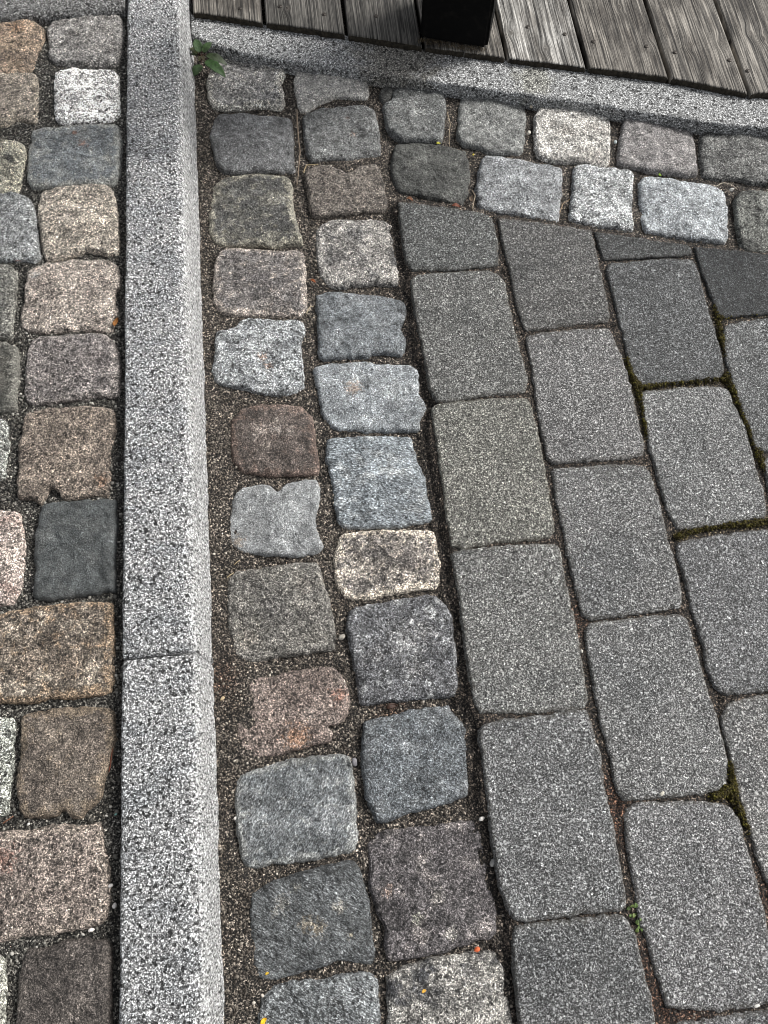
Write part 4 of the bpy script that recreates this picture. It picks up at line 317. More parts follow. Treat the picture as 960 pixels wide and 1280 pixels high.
def stone(name, d, cat, mat, N=150, rings=22, rad=.0085, drop=.0065, rough=1.45, wob=.0019, skirt=.07, tilt=.012):
    O = spline(d['pts'], N, .42 if d['k'] == 's' else .2); cen = O.mean(0); sd_ = R.uniform(-50, 50); z0 = d['z']
    rel = O - cen; nrm = rel / np.linalg.norm(rel, axis=1)[:, None]
    for i in range(N):
        O[i] += nrm[i] * ((.0017 if d['k'] == 's' else .0007) + fbm(O[i][0], O[i][1], 75, sd_) * wob + fbm(O[i][0], O[i][1], 230, sd_, 3) * wob * .75)
    OUT.append((O.copy(), z0))
    ts = np.concatenate([np.linspace(0, .32, rings // 2, endpoint=False), np.linspace(.32, .985, rings - rings // 2)])
    V2 = np.concatenate([cen + (O - cen) * (1 - t) for t in ts] + [cen[None]])
    dd = edge_dist(V2, O)
    tx, ty = R.gauss(0, tilt), R.gauss(0, tilt); V = []
    big = d['k'] == 's' and N > 100
    planes = [(R.uniform(.0, .001), math.cos(q), math.sin(q), R.uniform(.03, .13), R.uniform(.004, .03)) for q in [R.uniform(0, 6.28) for k in range(5)]] if big else []
    chips = [(O[R.randrange(N)], R.uniform(.006, .014), R.uniform(.15, .36)) for _ in range(R.randint(4, 7))] if big else ([(O[R.randrange(N)], R.uniform(.003, .008), R.uniform(.15, .3)) for _ in range(5)])
    for (x, y), de in zip(V2, dd):
        rr = rad * (1 + .45 * fbm(x, y, 28, sd_ + 9))
        q = 1 - min(de / max(rr, .003), 1)
        z = z0 - drop * (1 - math.sqrt(max(0, 1 - q * q)))
        z += rough * (fbm(x, y, 26, sd_) * .0016 + (.5 - abs(fbm(x, y, 42, sd_ + 5, 3))) * .0016 + fbm(x, y, 95, sd_, 3) * .0011 + fbm(x, y, 300, sd_, 2) * .0004)
        if planes: z += max(-.007, min(a0 - g * max(0, (x - cen[0]) * cx + (y - cen[1]) * cy - of) for a0, cx, cy, g, of in planes))
        for (cp, cr_, dp) in chips:
            q = 1 - math.hypot(x - cp[0], y - cp[1]) / (cr_ * (1 + .35 * fbm(x, y, 90, sd_ + 3)))
            if q > 0: z -= dp * q * cr_ * .9
        z = max(z, z0 - .016)
        z += (x - cen[0]) * tx + (y - cen[1]) * ty
        V.append((x - cen[0], y - cen[1], z - z0))
    for i in range(N):                            # skirt down into the bedding
        x, y = cen + (O[i] - cen) * 1.012; V.append((x - cen[0], y - cen[1], V[i][2] - .006))
    for i in range(N):
        x, y = cen + (O[i] - cen) * 1.0; V.append((x - cen[0], y - cen[1], -skirt))
    F = []; ctr = rings * N; s1 = ctr + 1; s2 = s1 + N
    for r in range(rings - 1):
        for i in range(N):
            j = (i + 1) % N; F.append((r * N + i, r * N + j, (r + 1) * N + j, (r + 1) * N + i))
    for i in range(N):
        j = (i + 1) % N; F.append(((rings - 1) * N + i, (rings - 1) * N + j, ctr)); F.append((s1 + i, s1 + j, j, i)); F.append((s2 + i, s2 + j, s1 + j, s1 + i))
    o = mesh_obj(name, V, F, mat, loc=(cen[0], cen[1], z0))
    at = o.data.attributes.new('rim', 'FLOAT', 'POINT')
    at.data.foreach_set('value', np.concatenate([np.clip(dd / (.016 if d['k'] == 's' else .010), 0, 1), np.zeros(2 * N)]).astype(np.float32))
    return tag(o, d['label'], cat, d['g']), cen

# ------------------------------------------------------------ setts and pavers
for d in STONES:
    P = np.array(d['pts']); cen = spline(d['pts'], 150, .42).mean(0)
    if d['k'] == 's':
        mt = granite_mat('granite', d['c'], d.get('c2'), d.get('sp', .9), d.get('gs', 235), d.get('bl', .5), d.get('rim', 0), d.get('rc'), d.get('fol'), d.get('st', ()), cen)
        stone('granite_sett', d, 'sett', mt)
    else:
        stone('concrete_paver', d, 'paver', concrete_mat('concrete', d['c']), N=200, rings=24, rad=.0036, drop=.0022, rough=.5, wob=.0021, tilt=.004)

# ------------------------------------------------------------ kerb: two stones butted end to end
XL, XR, XB, HK = -.2945, -.2005, -.1965, .100
def kerb_mat():
    a = NT('kerb_granite'); tc, v, vd = a.coords(distort=.0028, dscale=170)
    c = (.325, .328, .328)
    geo = a.n('ShaderNodeNewGeometry').outputs['Position']
    at = a.n('ShaderNodeAttribute', attribute_name='top_mask').outputs['Fac']   # blends the darker top colour into the paler side colour
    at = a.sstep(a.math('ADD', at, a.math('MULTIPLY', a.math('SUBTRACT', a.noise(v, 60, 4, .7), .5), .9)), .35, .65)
    mp = a.n('ShaderNodeMapping'); a.l(v, mp.inputs[0]); mp.inputs['Scale'].default_value = (.55, 1.25, 1)
    band = a.noise(mp.outputs[0], 22, 4, .6)
    f, n0 = a.grain(v, vd, 300, 7.1); n2 = a.noise(v, 600, 3, .7)
    g = a.red(a.vor(vd, 290)); f = a.mix(1., f, a.ramp(g[0], [(0, .08), (.09, .16), (.15, 1.), (1, 1.)]), 'MULTIPLY')
    top = a.mix(1., c, f, 'MULTIPLY')
    top = a.mix(a.math('MULTIPLY', a.sstep(band, .42, .66), .6), top, a.mix(1., top, (.55, .58, .61), 'MULTIPLY'))
    sep = a.n('ShaderNodeSeparateXYZ'); a.l(geo, sep.inputs[0])            # old damp dirt band across the stone
    dy = a.math('ABSOLUTE', a.math('SUBTRACT', a.math('ADD', sep.outputs[1], a.math('MULTIPLY', a.noise(v, 40, 4), .03)), KERB_STAIN + .015))
    dirt = a.math('MULTIPLY', a.sstep(dy, .024, .008), a.sstep(sep.outputs[0], XR - .012, XR - .03))
    top = a.mix(a.math('MULTIPLY', dirt, .6), top, a.mix(1., top, (.45, .47, .49), 'MULTIPLY'))
    mp2 = a.n('ShaderNodeMapping'); a.l(v, mp2.inputs[0]); mp2.inputs['Scale'].default_value = (1, 1.2, .45)
    n3 = a.noise(mp2.outputs[0], 300, 3, .65)
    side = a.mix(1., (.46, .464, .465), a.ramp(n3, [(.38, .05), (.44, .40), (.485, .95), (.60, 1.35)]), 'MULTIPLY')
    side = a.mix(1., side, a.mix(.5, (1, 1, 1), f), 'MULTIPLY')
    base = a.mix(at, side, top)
    a.color(base)
    h = a.math('ADD', n0, a.math('MULTIPLY', n2, .5)); a.bump(h, .0024, .9); a.b.inputs['Roughness'].default_value = .6
    return a.m
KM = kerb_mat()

def kerb(y0, y1, label):
    prof = [(XL + .001, -.14), (XL, .05), (XL, HK - .006)]
    for t in np.linspace(0, math.pi / 2, 6)[1:]: prof.append((XL + .005 - .005 * math.cos(t), HK - .006 + .006 * math.sin(t)))
    n_top = 34
    for x in np.linspace(XL + .005, XR - .014, n_top)[1:]: prof.append((x, HK))
    for t in np.linspace(0, math.radians(84), 11)[1:]: prof.append((XR - .014 + .014 * math.sin(t), HK - .017 + .017 * math.cos(t)))
    for z in np.linspace(HK - .022, 0, 14): prof.append((XR + (XB - XR) * (HK - z) / HK, z))
    prof.append((XB, -.14))
    yc = (y0 + y1) / 2; ny = int((y1 - y0) / .0042); V = []; top_w = []; ys = np.linspace(y0, y1, ny)
    for y in ys:
        e = min(y - y0, y1 - y); rnd = .0035 * (1 - math.sqrt(max(0, 1 - max(0, 1 - e / .004) ** 2)))
        for (x, z) in prof:
            a = fbm(x, y, 60, 3.3) * .0011 + fbm(x + z, y, 240, 8.1, 2) * .0007
            top = z > HK - .015
            xx = x + (0 if top else a) + (fbm(z, y, 18, 5.) * .0016 if x > XL + .03 else fbm(z, y, 22, 1.7) * .0014)
            V.append((xx - XL, y - yc, z + (a * .8 if top else 0) - (rnd if z > 0 else 0)))
            top_w.append(float(np.clip((XR - .0005 - x) / .006, 0, 1)) if z > HK - .02 else 0.)
    k = len(prof); F = []
    for j in range(ny - 1):
        for i in range(k - 1): F.append((j * k + i, j * k + i + 1, (j + 1) * k + i + 1, (j + 1) * k + i))
    F.append(tuple(range(k))[::-1]); F.append(tuple(range((ny - 1) * k, ny * k)))
    o = mesh_obj('kerb_stone', V, [f[::-1] for f in F], KM, loc=(XL, yc, 0))
    o.data.attributes.new('top_mask', 'FLOAT', 'POINT').data.foreach_set('value', np.array(top_w, np.float32))
    return tag(o, label, 'kerb', 'kerb stones in line')
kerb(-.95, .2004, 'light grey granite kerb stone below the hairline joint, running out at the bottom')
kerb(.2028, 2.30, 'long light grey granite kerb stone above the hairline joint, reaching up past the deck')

# ------------------------------------------------------------ granite edging below the deck, and its dark twin on the left pavement
def strip(name, front, back, zt, mat, label, grp, rr=.0055):
    front = np.array(front); back = np.array(back)
    x0, x1 = front[0][0], front[-1][0]; n = int((x1 - x0) / .004); V = []; m_ = 26
    cx, cy = front[:, 0].mean(), front[:, 1].mean()
    us = [0, .02, .05, .09, .14, .2] + list(np.linspace(.26, 1, m_ - 6))
    for i in range(n + 1):
        x = x0 + (x1 - x0) * i / n; yf = np.interp(x, front[:, 0], front[:, 1]) + fbm(x, 1, 60, 2.2) * .0022 + fbm(x, 3, 240, 4.2, 2) * .001; yb = np.interp(x, back[:, 0], back[:, 1])
        col_ = [(x, yf + .001, -.08), (x, yf - .001, zt - rr - .012)]
        for u in us:
            y = yf + (yb - yf) * u; q = max(0, 1 - (y - yf) / rr); 
            col_.append((x, y, zt - rr * (1 - math.sqrt(1 - q * q)) + fbm(x, y, 45, 6.) * .0013 + fbm(x, y, 200, 6., 2) * .0007))
        col_.append((x, yb, -.08))
        V += [(a - cx, b - cy, c_) for a, b, c_ in col_]
    k = len(us) + 3; F = [(i * k + j, (i + 1) * k + j, (i + 1) * k + j + 1, i * k + j + 1) for i in range(n) for j in range(k - 1)]
    F.append(tuple(range(k))); F.append(tuple(range(n * k, (n + 1) * k))[::-1])
    o = mesh_obj(name, V, F, mat, loc=(cx, cy, 0)); OUT.append((np.concatenate([front, back[::-1]]), zt)); return tag(o, label, 'edging', grp)

def edging_mat(c, moss=None, sp=1.15):
    a = NT('edging_granite'); tc, v, vd = a.coords(rnd=False)
    f, n0 = a.grain(v, vd, 310, 6.2); base = a.mix(1., c, f, 'MULTIPLY')
    g = a.red(a.vor(vd, 260)); base = a.mix(1., base, a.ramp(g[0], [(0, .12), (.07, .25), (.13, 1.), (1, 1.)]), 'MULTIPLY')
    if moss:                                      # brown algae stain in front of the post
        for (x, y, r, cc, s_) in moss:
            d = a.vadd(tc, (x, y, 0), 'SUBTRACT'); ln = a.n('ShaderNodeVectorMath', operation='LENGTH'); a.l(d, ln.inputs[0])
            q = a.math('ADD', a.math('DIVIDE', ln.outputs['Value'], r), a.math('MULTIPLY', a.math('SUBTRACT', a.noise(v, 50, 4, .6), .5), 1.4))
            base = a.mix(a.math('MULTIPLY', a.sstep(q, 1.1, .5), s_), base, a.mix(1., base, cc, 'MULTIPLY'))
    a.color(base); a.bump(a.math('ADD', n0, a.math('MULTIPLY', g[1], .4)), .002, 1.); return a.m
fx = np.array(EDG_FRONT); ecx, ecy = fx[:, 0].mean(), fx[:, 1].mean()
ext = lambda P, dx: P + [(P[-1][0] + dx, P[-1][1] - dx * (P[-2][1] - P[-1][1]) / (P[-1][0] - P[-2][0]))]
EF = [(XB + .001, EDG_FRONT[0][1] + .004)] + EDG_FRONT[1:]; EF = EF + [(1.35, EF[-1][1] - .14)]
EB = [(XB + .001, EDG_BACK[0][1])] + EDG_BACK[1:]; EB = EB + [(1.35, EB[-1][1] - .13)]
fx = np.array(EF); ecx, ecy = fx[:, 0].mean(), fx[:, 1].mean()
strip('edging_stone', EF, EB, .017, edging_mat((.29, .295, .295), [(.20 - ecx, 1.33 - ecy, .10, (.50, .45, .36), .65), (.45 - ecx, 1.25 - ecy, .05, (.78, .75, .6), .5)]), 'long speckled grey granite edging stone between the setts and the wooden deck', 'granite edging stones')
EL = EDGL[:-1] + [(XL - .006, EDGL[-1][1])]
strip('edging_stone', EL, [(EL[0][0], EL[0][1] + .12), (EL[-1][0], EL[-1][1] + .12)], .096, edging_mat((.15, .15, .147)), 'dark rough granite edging stone at the top of the left pavement', 'granite edging stones', rr=.014)

# ------------------------------------------------------------ bedding sand and ground
GX0, GX1, GY0, GY1, ST = -.78, 1.20, -.62, 1.72, .0042
nx, ny = int((GX1 - GX0) / ST), int((GY1 - GY0) / ST)
xs = np.linspace(GX0, GX1, nx); ys = np.linspace(GY0, GY1, ny)
MP = np.array([p for ln in MOSS for a, b in zip(ln[:-1], ln[1:]) for p in [(a[0] + (b[0] - a[0]) * t, a[1] + (b[1] - a[1]) * t) for t in np.linspace(0, 1, 8)]])
BUMP = np.array(SANDBUMP); REDP = np.array(RED)
X, Y = np.meshgrid(xs, ys)
Z = np.full(X.shape, -.0120)
for bx, by in BUMP: Z += .0055 * np.exp(-(((X - bx) / .045) ** 2 + ((Y - by) / .07) ** 2))
Z += .004 * np.exp(-((X - XB) / .03) ** 2)
Z = np.minimum(Z, -.0035)
ef = np.array(EF); el = np.array(EL)
dP = np.full(X.shape, .05); dS = np.full(X.shape, .05); GP = np.stack([X.ravel(), Y.ravel()], 1)
for (O, z_) in OUT:
    if z_ > .03: continue
    lo, hi = O.min(0) - .035, O.max(0) + .035
    i0, i1 = np.searchsorted(xs, [lo[0], hi[0]]); j0, j1 = np.searchsorted(ys, [lo[1], hi[1]])
    if i1 <= i0 or j1 <= j0: continue
    sub = np.stack([X[j0:j1, i0:i1].ravel(), Y[j0:j1, i0:i1].ravel()], 1); Oc = O[::3]
    dd_ = edge_dist(sub, Oc); dd_[inside(sub, Oc)] = 0; dd_ = dd_.reshape(j1 - j0, i1 - i0)
    T_ = dP if abs(z_ - .008) < .001 else dS
    T_[j0:j1, i0:i1] = np.minimum(T_[j0:j1, i0:i1], dd_)
pv_ = np.clip((.013 - dP) / .006, 0, 1) * np.clip((dS - .010) / .006, 0, 1); pav = pv_ > .5
Z = np.where((dP < .022) & (dP > 0), np.maximum(Z, -.0065), Z)
Z = Z * (1 - pv_) + .0035 * pv_
Z = np.where(X < -.25, .0765, Z)
Z = np.where(Y > np.interp(X, ef[:, 0], ef[:, 1]) + .02, np.where(X < -.25, Z, -.05), Z)
left = X < -.25
CB = np.empty(X.shape + (4,), np.float32); CB[..., 3] = 1
CB[..., :3] = (.080, .069, .058)
CB[left] = (.078, .074, .066, 1)
CB[pav] = (.050, .040, .032, 1)
CB[~pav & ~left & (dP < .02)] = (.055, .046, .038, 1)
for rx, ry in REDP:
    kx = np.exp(-(((X - rx) / .022) ** 2 + ((Y - ry) / .03) ** 2))[..., None]; CB[..., :3] = CB[..., :3] * (1 - .7 * kx) + np.array((.060, .032, .021)) * .7 * kx
md = np.full(X.shape, 9.)
for p in MP: md = np.minimum(md, np.hypot(X - p[0], Y - p[1]))
mk = np.clip(1 - md / .014, 0, 1)[..., None]; CB[..., :3] = CB[..., :3] * (1 - .75 * mk) + np.array((.062, .049, .014)) * .75 * mk
Zf = Z.ravel().copy(); Xf, Yf = X.ravel(), Y.ravel()
for i in range(len(Zf)):
    Zf[i] += fbm(Xf[i], Yf[i], 30, 1.1, 3) * .0013 + fbm(Xf[i], Yf[i], 210, 4.4, 2) * .0009
sa = NT('bedding_sand'); tc, v, vd = sa.coords(rnd=False)
bc = sa.n('ShaderNodeAttribute', attribute_name='soil').outputs['Color']
fg, n1 = sa.grain(v, vd, 300, 13.); g = sa.red(sa.vor(vd, 420))
b_ = sa.mix(1., bc, fg, 'MULTIPLY')
b_ = sa.mix(1., b_, sa.ramp(g[0], [(0, .3), (.3, .8), (.7, 1.1), (.88, 2.2), (1, 4.2)]), 'MULTIPLY')
b_ = sa.mix(sa.sstep(sa.noise(v, 25, 3), .4, .7), b_, sa.mix(1., b_, (.6, .58, .55), 'MULTIPLY'))
sa.color(b_); sa.bump(sa.math('ADD', n1, g[1]), .002, 1.); sa.b.inputs['Roughness'].default_value = .75
F = [(j * nx + i, j * nx + i + 1, (j + 1) * nx + i + 1, (j + 1) * nx + i) for j in range(ny - 1) for i in range(nx - 1)]
sand = mesh_obj('bedding_sand', np.stack([Xf, Yf, Zf], 1), F, sa.m)
sand.data.attributes.new('soil', 'FLOAT_COLOR', 'POINT').data.foreach_set('color', CB.reshape(-1))
tag(sand, 'brown and grey gritty sand bedding in the joints between the stones', 'sand', kind='structure')
gm = NT('ground_soil'); tc, v, vd = gm.coords(rnd=False)
gm.color(gm.ramp(gm.noise(v, 120, 6, .7), [(.3, (.03, .025, .02)), (.7, (.11, .10, .09))])); gm.bump(gm.noise(v, 200, 4), .004)
tag(mesh_obj('ground', [(-60, -60, -.11), (60, -60, -.11), (60, 60, -.11), (-60, 60, -.11)], [(0, 1, 2, 3)], gm.m), 'dark soil ground around the paving', 'ground', kind='structure')

def zsand(P):
    i = np.clip(((P[:, 0] - GX0) / (GX1 - GX0) * (nx - 1)).round().astype(int), 0, nx - 1); j = np.clip(((P[:, 1] - GY0) / (GY1 - GY0) * (ny - 1)).round().astype(int), 0, ny - 1)
    return Zf.reshape(ny, nx)[j, i]

def free(P, shrink=.0):
    ok = np.ones(len(P), bool)
    for O, z in OUT:
        lo, hi = O.min(0), O.max(0); c_ = np.nonzero((P[:, 0] > lo[0]) & (P[:, 0] < hi[0]) & (P[:, 1] > lo[1]) & (P[:, 1] < hi[1]) & ok)[0]
        if len(c_):
            Os = O.mean(0) + (O - O.mean(0)) * (1 - shrink); ok[c_[inside(P[c_], Os)]] = False
    ok &= ~((P[:, 0] > XL - .001) & (P[:, 0] < XB + .001))
    return ok

OCT = np.array([(1, 0, 0), (-1, 0, 0), (0, 1, 0), (0, -1, 0), (0, 0, 1), (0, 0, -1), ], float)
OCT = np.concatenate([OCT, np.array([(a, b, c_) for a in (-1, 1) for b in (-1, 1) for c_ in (-1, 1)]) / 1.62])
_bm = bmesh.new(); [_bm.verts.new(p) for p in OCT]; bmesh.ops.convex_hull(_bm, input=_bm.verts[:]); bmesh.ops.triangulate(_bm, faces=_bm.faces[:]); _bm.verts.ensure_lookup_table(); _bm.verts.index_update()
OCTF = np.array([[q.index for q in f.verts] for f in _bm.faces]); OCT = np.array([tuple(q.co) for q in _bm.verts]); _bm.free()

def grains(name, P, rad, mat, label, cat, sink=.35, squash=.75):
    n = len(P); V = OCT[None] * rad[:, None, None] * NR.uniform(.6, 1.25, (n, 1, 3)) * NR.uniform(.85, 1.15, (n, len(OCT), 1))
    a = NR.uniform(0, 6.28, n); ca, sa_ = np.cos(a)[:, None], np.sin(a)[:, None]
    x = V[..., 0] * ca - V[..., 1] * sa_; y = V[..., 0] * sa_ + V[..., 1] * ca
    V = np.stack([x + P[:, 0:1], y + P[:, 1:2], V[..., 2] * squash + (P[:, 2] + rad * sink)[:, None]], -1).reshape(-1, 3)
    Fc = (OCTF[None] + (np.arange(n) * len(OCT))[:, None, None]).reshape(-1, 3)
    me = bpy.data.meshes.new(name); me.vertices.add(len(V)); me.vertices.foreach_set('co', V.reshape(-1).astype(np.float32))
    me.loops.add(len(Fc) * 3); me.loops.foreach_set('vertex_index', Fc.reshape(-1).astype(np.int32)); me.polygons.add(len(Fc))
    me.polygons.foreach_set('loop_start', np.arange(0, len(Fc) * 3, 3, dtype=np.int32)); me.polygons.foreach_set('loop_total', np.full(len(Fc), 3, np.int32))
    me.update(calc_edges=True); me.validate(); me.materials.append(mat)
    o = bpy.data.objects.new(name, me); col.objects.link(o); return tag(o, label, cat, kind='stuff')

def grain_mat(stops):
    a = NT('grit'); r = a.n('ShaderNodeNewGeometry').outputs['Random Per Island']; a.color(a.ramp(r, stops, 'LINEAR')); a.b.inputs['Roughness'].default_value = .55; return a.m
pts = np.stack([NR.uniform(-.64, 1.05, 420000), NR.uniform(-.36, 1.50, 420000)], 1)
pts = pts[free(pts, .02)]; pts = pts[pts[:, 1] < np.interp(pts[:, 0], ef[:, 0], ef[:, 1])]
pvx = np.interp(pts[:, 1], [-.35, 0, .5, 1.0, 1.3], [.17, .135, .098, .058, .04])
isl = pts[:, 0] < -.25; isp = pts[:, 0] > pvx
def mk(sel, frac, rlo, rhi, name, stops, label, cap=60000):
    P = pts[sel]; P = P[NR.random(len(P)) < frac][:cap]; P3 = np.concatenate([P, zsand(P)[:, None]], 1)
    rad = rlo + (rhi - rlo) * NR.random(len(P)) ** 3.2
    grains(name, P3, rad, grain_mat(stops), label, 'grit')
mk(isl, .62, .0006, .0026, 'grit', [(0, (.02, .02, .018)), (.4, (.06, .057, .05)), (.72, (.15, .145, .127)), (.92, (.29, .28, .25)), (1, (.6, .58, .53))], 'fine grey grit filling the joints of the raised left pavement')
mk(~isl & ~isp, .62, .0006, .0023, 'grit', [(0, (.018, .014, .011)), (.45, (.05, .041, .033)), (.72, (.135, .118, .097)), (.92, (.27, .24, .20)), (1, (.58, .53, .46))], 'brown gritty sand grains in the joints around the setts')
mk(isp, .5, .0006, .0018, 'grit', [(0, (.014, .012, .010)), (.55, (.046, .036, .028)), (.85, (.105, .085, .066)), (1, (.34, .3, .26))], 'dark fine grit in the joints between pavers')
# moss: thousands of short soft tufts
mp_ = MP[NR.integers(0, len(MP), 9000)] + NR.normal(0, .0026, (9000, 2)); mp_ = mp_[free(mp_, .012)]
mm = NT('moss'); r_ = mm.n('ShaderNodeNewGeometry').outputs['Random Per Island']
mm.color(mm.ramp(r_, [(0, (.018, .014, .005)), (.5, (.048, .038, .009)), (.85, (.085, .072, .013)), (1, (.14, .125, .02))])); mm.b.inputs['Roughness'].default_value = .9
P3 = np.concatenate([mp_, zsand(mp_)[:, None] + NR.uniform(0, .006, (len(mp_), 1))], 1)
grains('moss', P3, NR.uniform(.0006, .0016, len(mp_)), mm.m, 'olive green moss growing in the paver joints', 'moss', squash=1.3)

# ------------------------------------------------------------ wooden deck
def wood_mat(c, lo, contrast=1.):
    a = NT('weathered_wood')
    at = a.n('ShaderNodeAttribute', attribute_name='grain').outputs['Vector']
    rnd = a.n('ShaderNodeObjectInfo').outputs['Random']; cx = a.n('ShaderNodeCombineXYZ'); a.l(a.math('MULTIPLY', rnd, 19.), cx.inputs[2]); v = a.vadd(at, cx.outputs[0])
    def st_(sx, sy, s, d, r): 
        mp = a.n('ShaderNodeMapping'); a.l(v, mp.inputs[0]); mp.inputs['Scale'].default_value = (sx, sy, 1); return a.noise(mp.outputs[0], s, d, r)
    fine = st_(1, .018, 560, 3, .65); mid = st_(1, .014, 300, 4, .7); crack = st_(1, .014, 90, 3, .55); patch = st_(1, .35, 24, 5, .7)
    base = a.mix(a.sstep(patch, .35, .68), c, lo)
    base = a.mix(1., base, a.ramp(mid, [(.37, .18), (.46, .64), (.53, 1.1), (.63, 1.55)]), 'MULTIPLY')
    base = a.mix(1., base, a.ramp(fine, [(.36, .15), (.45, .75), (.55, 1.15), (.66, 1.7)]), 'MULTIPLY')
    ck = a.sstep(a.math('ABSOLUTE', a.math('SUBTRACT', crack, .5)), .014, .004)
    base = a.mix(a.math('MULTIPLY', ck, .85), base, (.012, .010, .009))
    kn = a.n('ShaderNodeAttribute', attribute_name='knot').outputs['Fac']; base = a.mix(a.math('MULTIPLY', kn, .45), base, (.10, .085, .07))
    a.color(base); h = a.math('SUBTRACT', a.math('ADD', a.math('MULTIPLY', mid, 1.2), fine), a.math('MULTIPLY', ck, 1.)); a.bump(h, .0022, 1.); a.b.inputs['Roughness'].default_value = .7
    return a.m
de = np.array(DECK_EDGE); KN = np.array(KNOTS)
sm = NT('screw_steel'); sm.color((.07, .062, .055)); sm.b.inputs['Metallic'].default_value = .6; sm.b.inputs['Roughness'].default_value = .5
def plank(x0, x1, mat, label):
    zt = .031 + R.uniform(-.0015, .0015); th = .028; gap = .0035; x0 += gap; x1 -= gap
    nxp = int((x1 - x0) / .0018); us = np.linspace(0, 1, nxp)
    tl = np.concatenate([[0, .001, .0025], np.linspace(.005, .42, 130), np.linspace(.5, 1.5, 8)]); V = []; G = []; K = []
    ox, oy = (x0 + x1) / 2, float(np.interp((x0 + x1) / 2, de[:, 0], de[:, 1])); sd_ = R.uniform(0, 60)
    kn = [k for k in KN if x0 - .01 < k[0] < x1 + .01]
    for t in tl:
        for u in us:
            x = x0 + (x1 - x0) * u; y = float(np.interp(x, de[:, 0], de[:, 1])) + t + (fbm(x, 0, 300, sd_, 2) * .0016 if t < .01 else 0)
            gx = x - ox; kf = 0.
            gx += .003 * fbm(x * .25, y, 3., sd_, 2)
            for (kx, ky) in kn:
                dx, dy = x - kx, y - ky; rr = math.hypot(dx, dy * .6)
                wgt = .7 * math.exp(-(rr / .009) ** 2); gx = gx * (1 - wgt) + (rr * 1.2 + kx - ox) * wgt; kf = max(kf, math.exp(-(rr / .005) ** 2))
            e = min(u, 1 - u) * (x1 - x0); q = max(0, 1 - e / .004); q2 = max(0, 1 - t / .003)
            z = zt - .003 * (1 - math.sqrt(1 - q * q)) - .002 * (1 - math.sqrt(1 - q2 * q2)) + mn.noise(Vector((gx * 260, y * 6, sd_))) * .0007 - 16 * (u - .5) ** 2 * .0003
            V.append((x - ox, y - oy, z)); G.append((gx, y, 0)); K.append(kf)
    n, m_ = nxp, len(tl); F = [(j * n + i, j * n + i + 1, (j + 1) * n + i + 1, (j + 1) * n + i) for j in range(m_ - 1) for i in range(n - 1)]
    top = len(V); ring = [i for i in range(n)] + [j * n + n - 1 for j in range(1, m_)] + [(m_ - 1) * n + i for i in range(n - 2, -1, -1)] + [j * n for j in range(m_ - 2, 0, -1)]
    for i in ring: V.append((V[i][0], V[i][1], zt - th)); G.append(G[i]); K.append(0.)
    L_ = len(ring)
    for a_ in range(L_): b2 = (a_ + 1) % L_; F.append((ring[b2], ring[a_], top + a_, top + b2))
    F.append(tuple(top + i for i in range(L_))[::-1])
    root = empty('deck_plank', (ox, oy, 0)); tag(root, label, 'plank', 'planks of the wooden deck')
    o = mesh_obj('board', V, F, mat, root); o.data.materials.append(END)
    for pl_ in o.data.polygons[-(L_ + 1):-1]:
        if pl_.normal.y < -.6: pl_.material_index = 1
    o.data.attributes.new('grain', 'FLOAT_VECTOR', 'POINT').data.foreach_set('vector', np.array(G, np.float32).reshape(-1))
    o.data.attributes.new('knot', 'FLOAT', 'POINT').data.foreach_set('value', np.array(K, np.float32))
    for (sx, sy) in SCREWS:
        if x0 < sx < x1:
            Vs = [(0, 0, .0004)] + [(1.05 * r * math.cos(a2), 1.05 * r * math.sin(a2), zz) for r, zz in ((.0012, .0002), (.0014, -.0006), (.0034, .0010), (.0042, .0004), (.0043, -.002)) for a2 in np.linspace(0, 2 * math.pi, 12, endpoint=False)]
            Fs = [(0, 1 + i, 1 + (i + 1) % 12) for i in range(12)] + [(1 + r * 12 + i, 1 + (r + 1) * 12 + i, 1 + (r + 1) * 12 + (i + 1) % 12, 1 + r * 12 + (i + 1) % 12) for r in range(4) for i in range(12)]
            mesh_obj('screw', Vs, Fs, sm.m, root, loc=(sx - ox, sy - oy, zt + .0002))
g_ = DECK_GAPS
END = NT('end_grain'); END.color(END.ramp(END.noise(END.coords()[1], 160, 4, .7), [(.35, (.012, .010, .007)), (.65, (.05, .042, .03))])); END.b.inputs['Roughness'].default_value = .9; END = END.m
bounds = [(XB + .004, g_[0]), (g_[0], g_[1]), (g_[1], .2485), (.2485, g_[2]), (g_[2], g_[3]), (g_[3], g_[4]), (g_[4], g_[5]), (g_[5], .975), (.975, 1.12)]
dk = ((.125, .118, .106), (.07, .066, .058)); md_ = ((.235, .218, .192), (.066, .058, .049)); lt = ((.42, .41, .385), (.18, .168, .15))
wm = {0: wood_mat(*dk), 1: wood_mat(*md_), 2: wood_mat(*lt)}
for (a_, b_), q, lb in zip(bounds, (1, 0, 0, 1, 2, 1, 1, 1, 1), (
    'grey weathered deck plank next to the kerb at the left end of the deck', 'dark grey weathered deck plank, second one from the kerb',
    'dark plank of weathered wood left of the black post', 'deck plank under the black post with a frayed light brown front end',
    'palest silvery deck plank with two screws, right of the black post', 'grey brown deck plank between the palest plank and the knotty one',
    'knotty grey deck plank with a cluster of swirling knots near its front', 'deck plank with wavy grain at the upper right corner of the photo',
    'deck plank just outside the upper right corner of the photo')):
    plank(a_, b_, wm[q], lb)

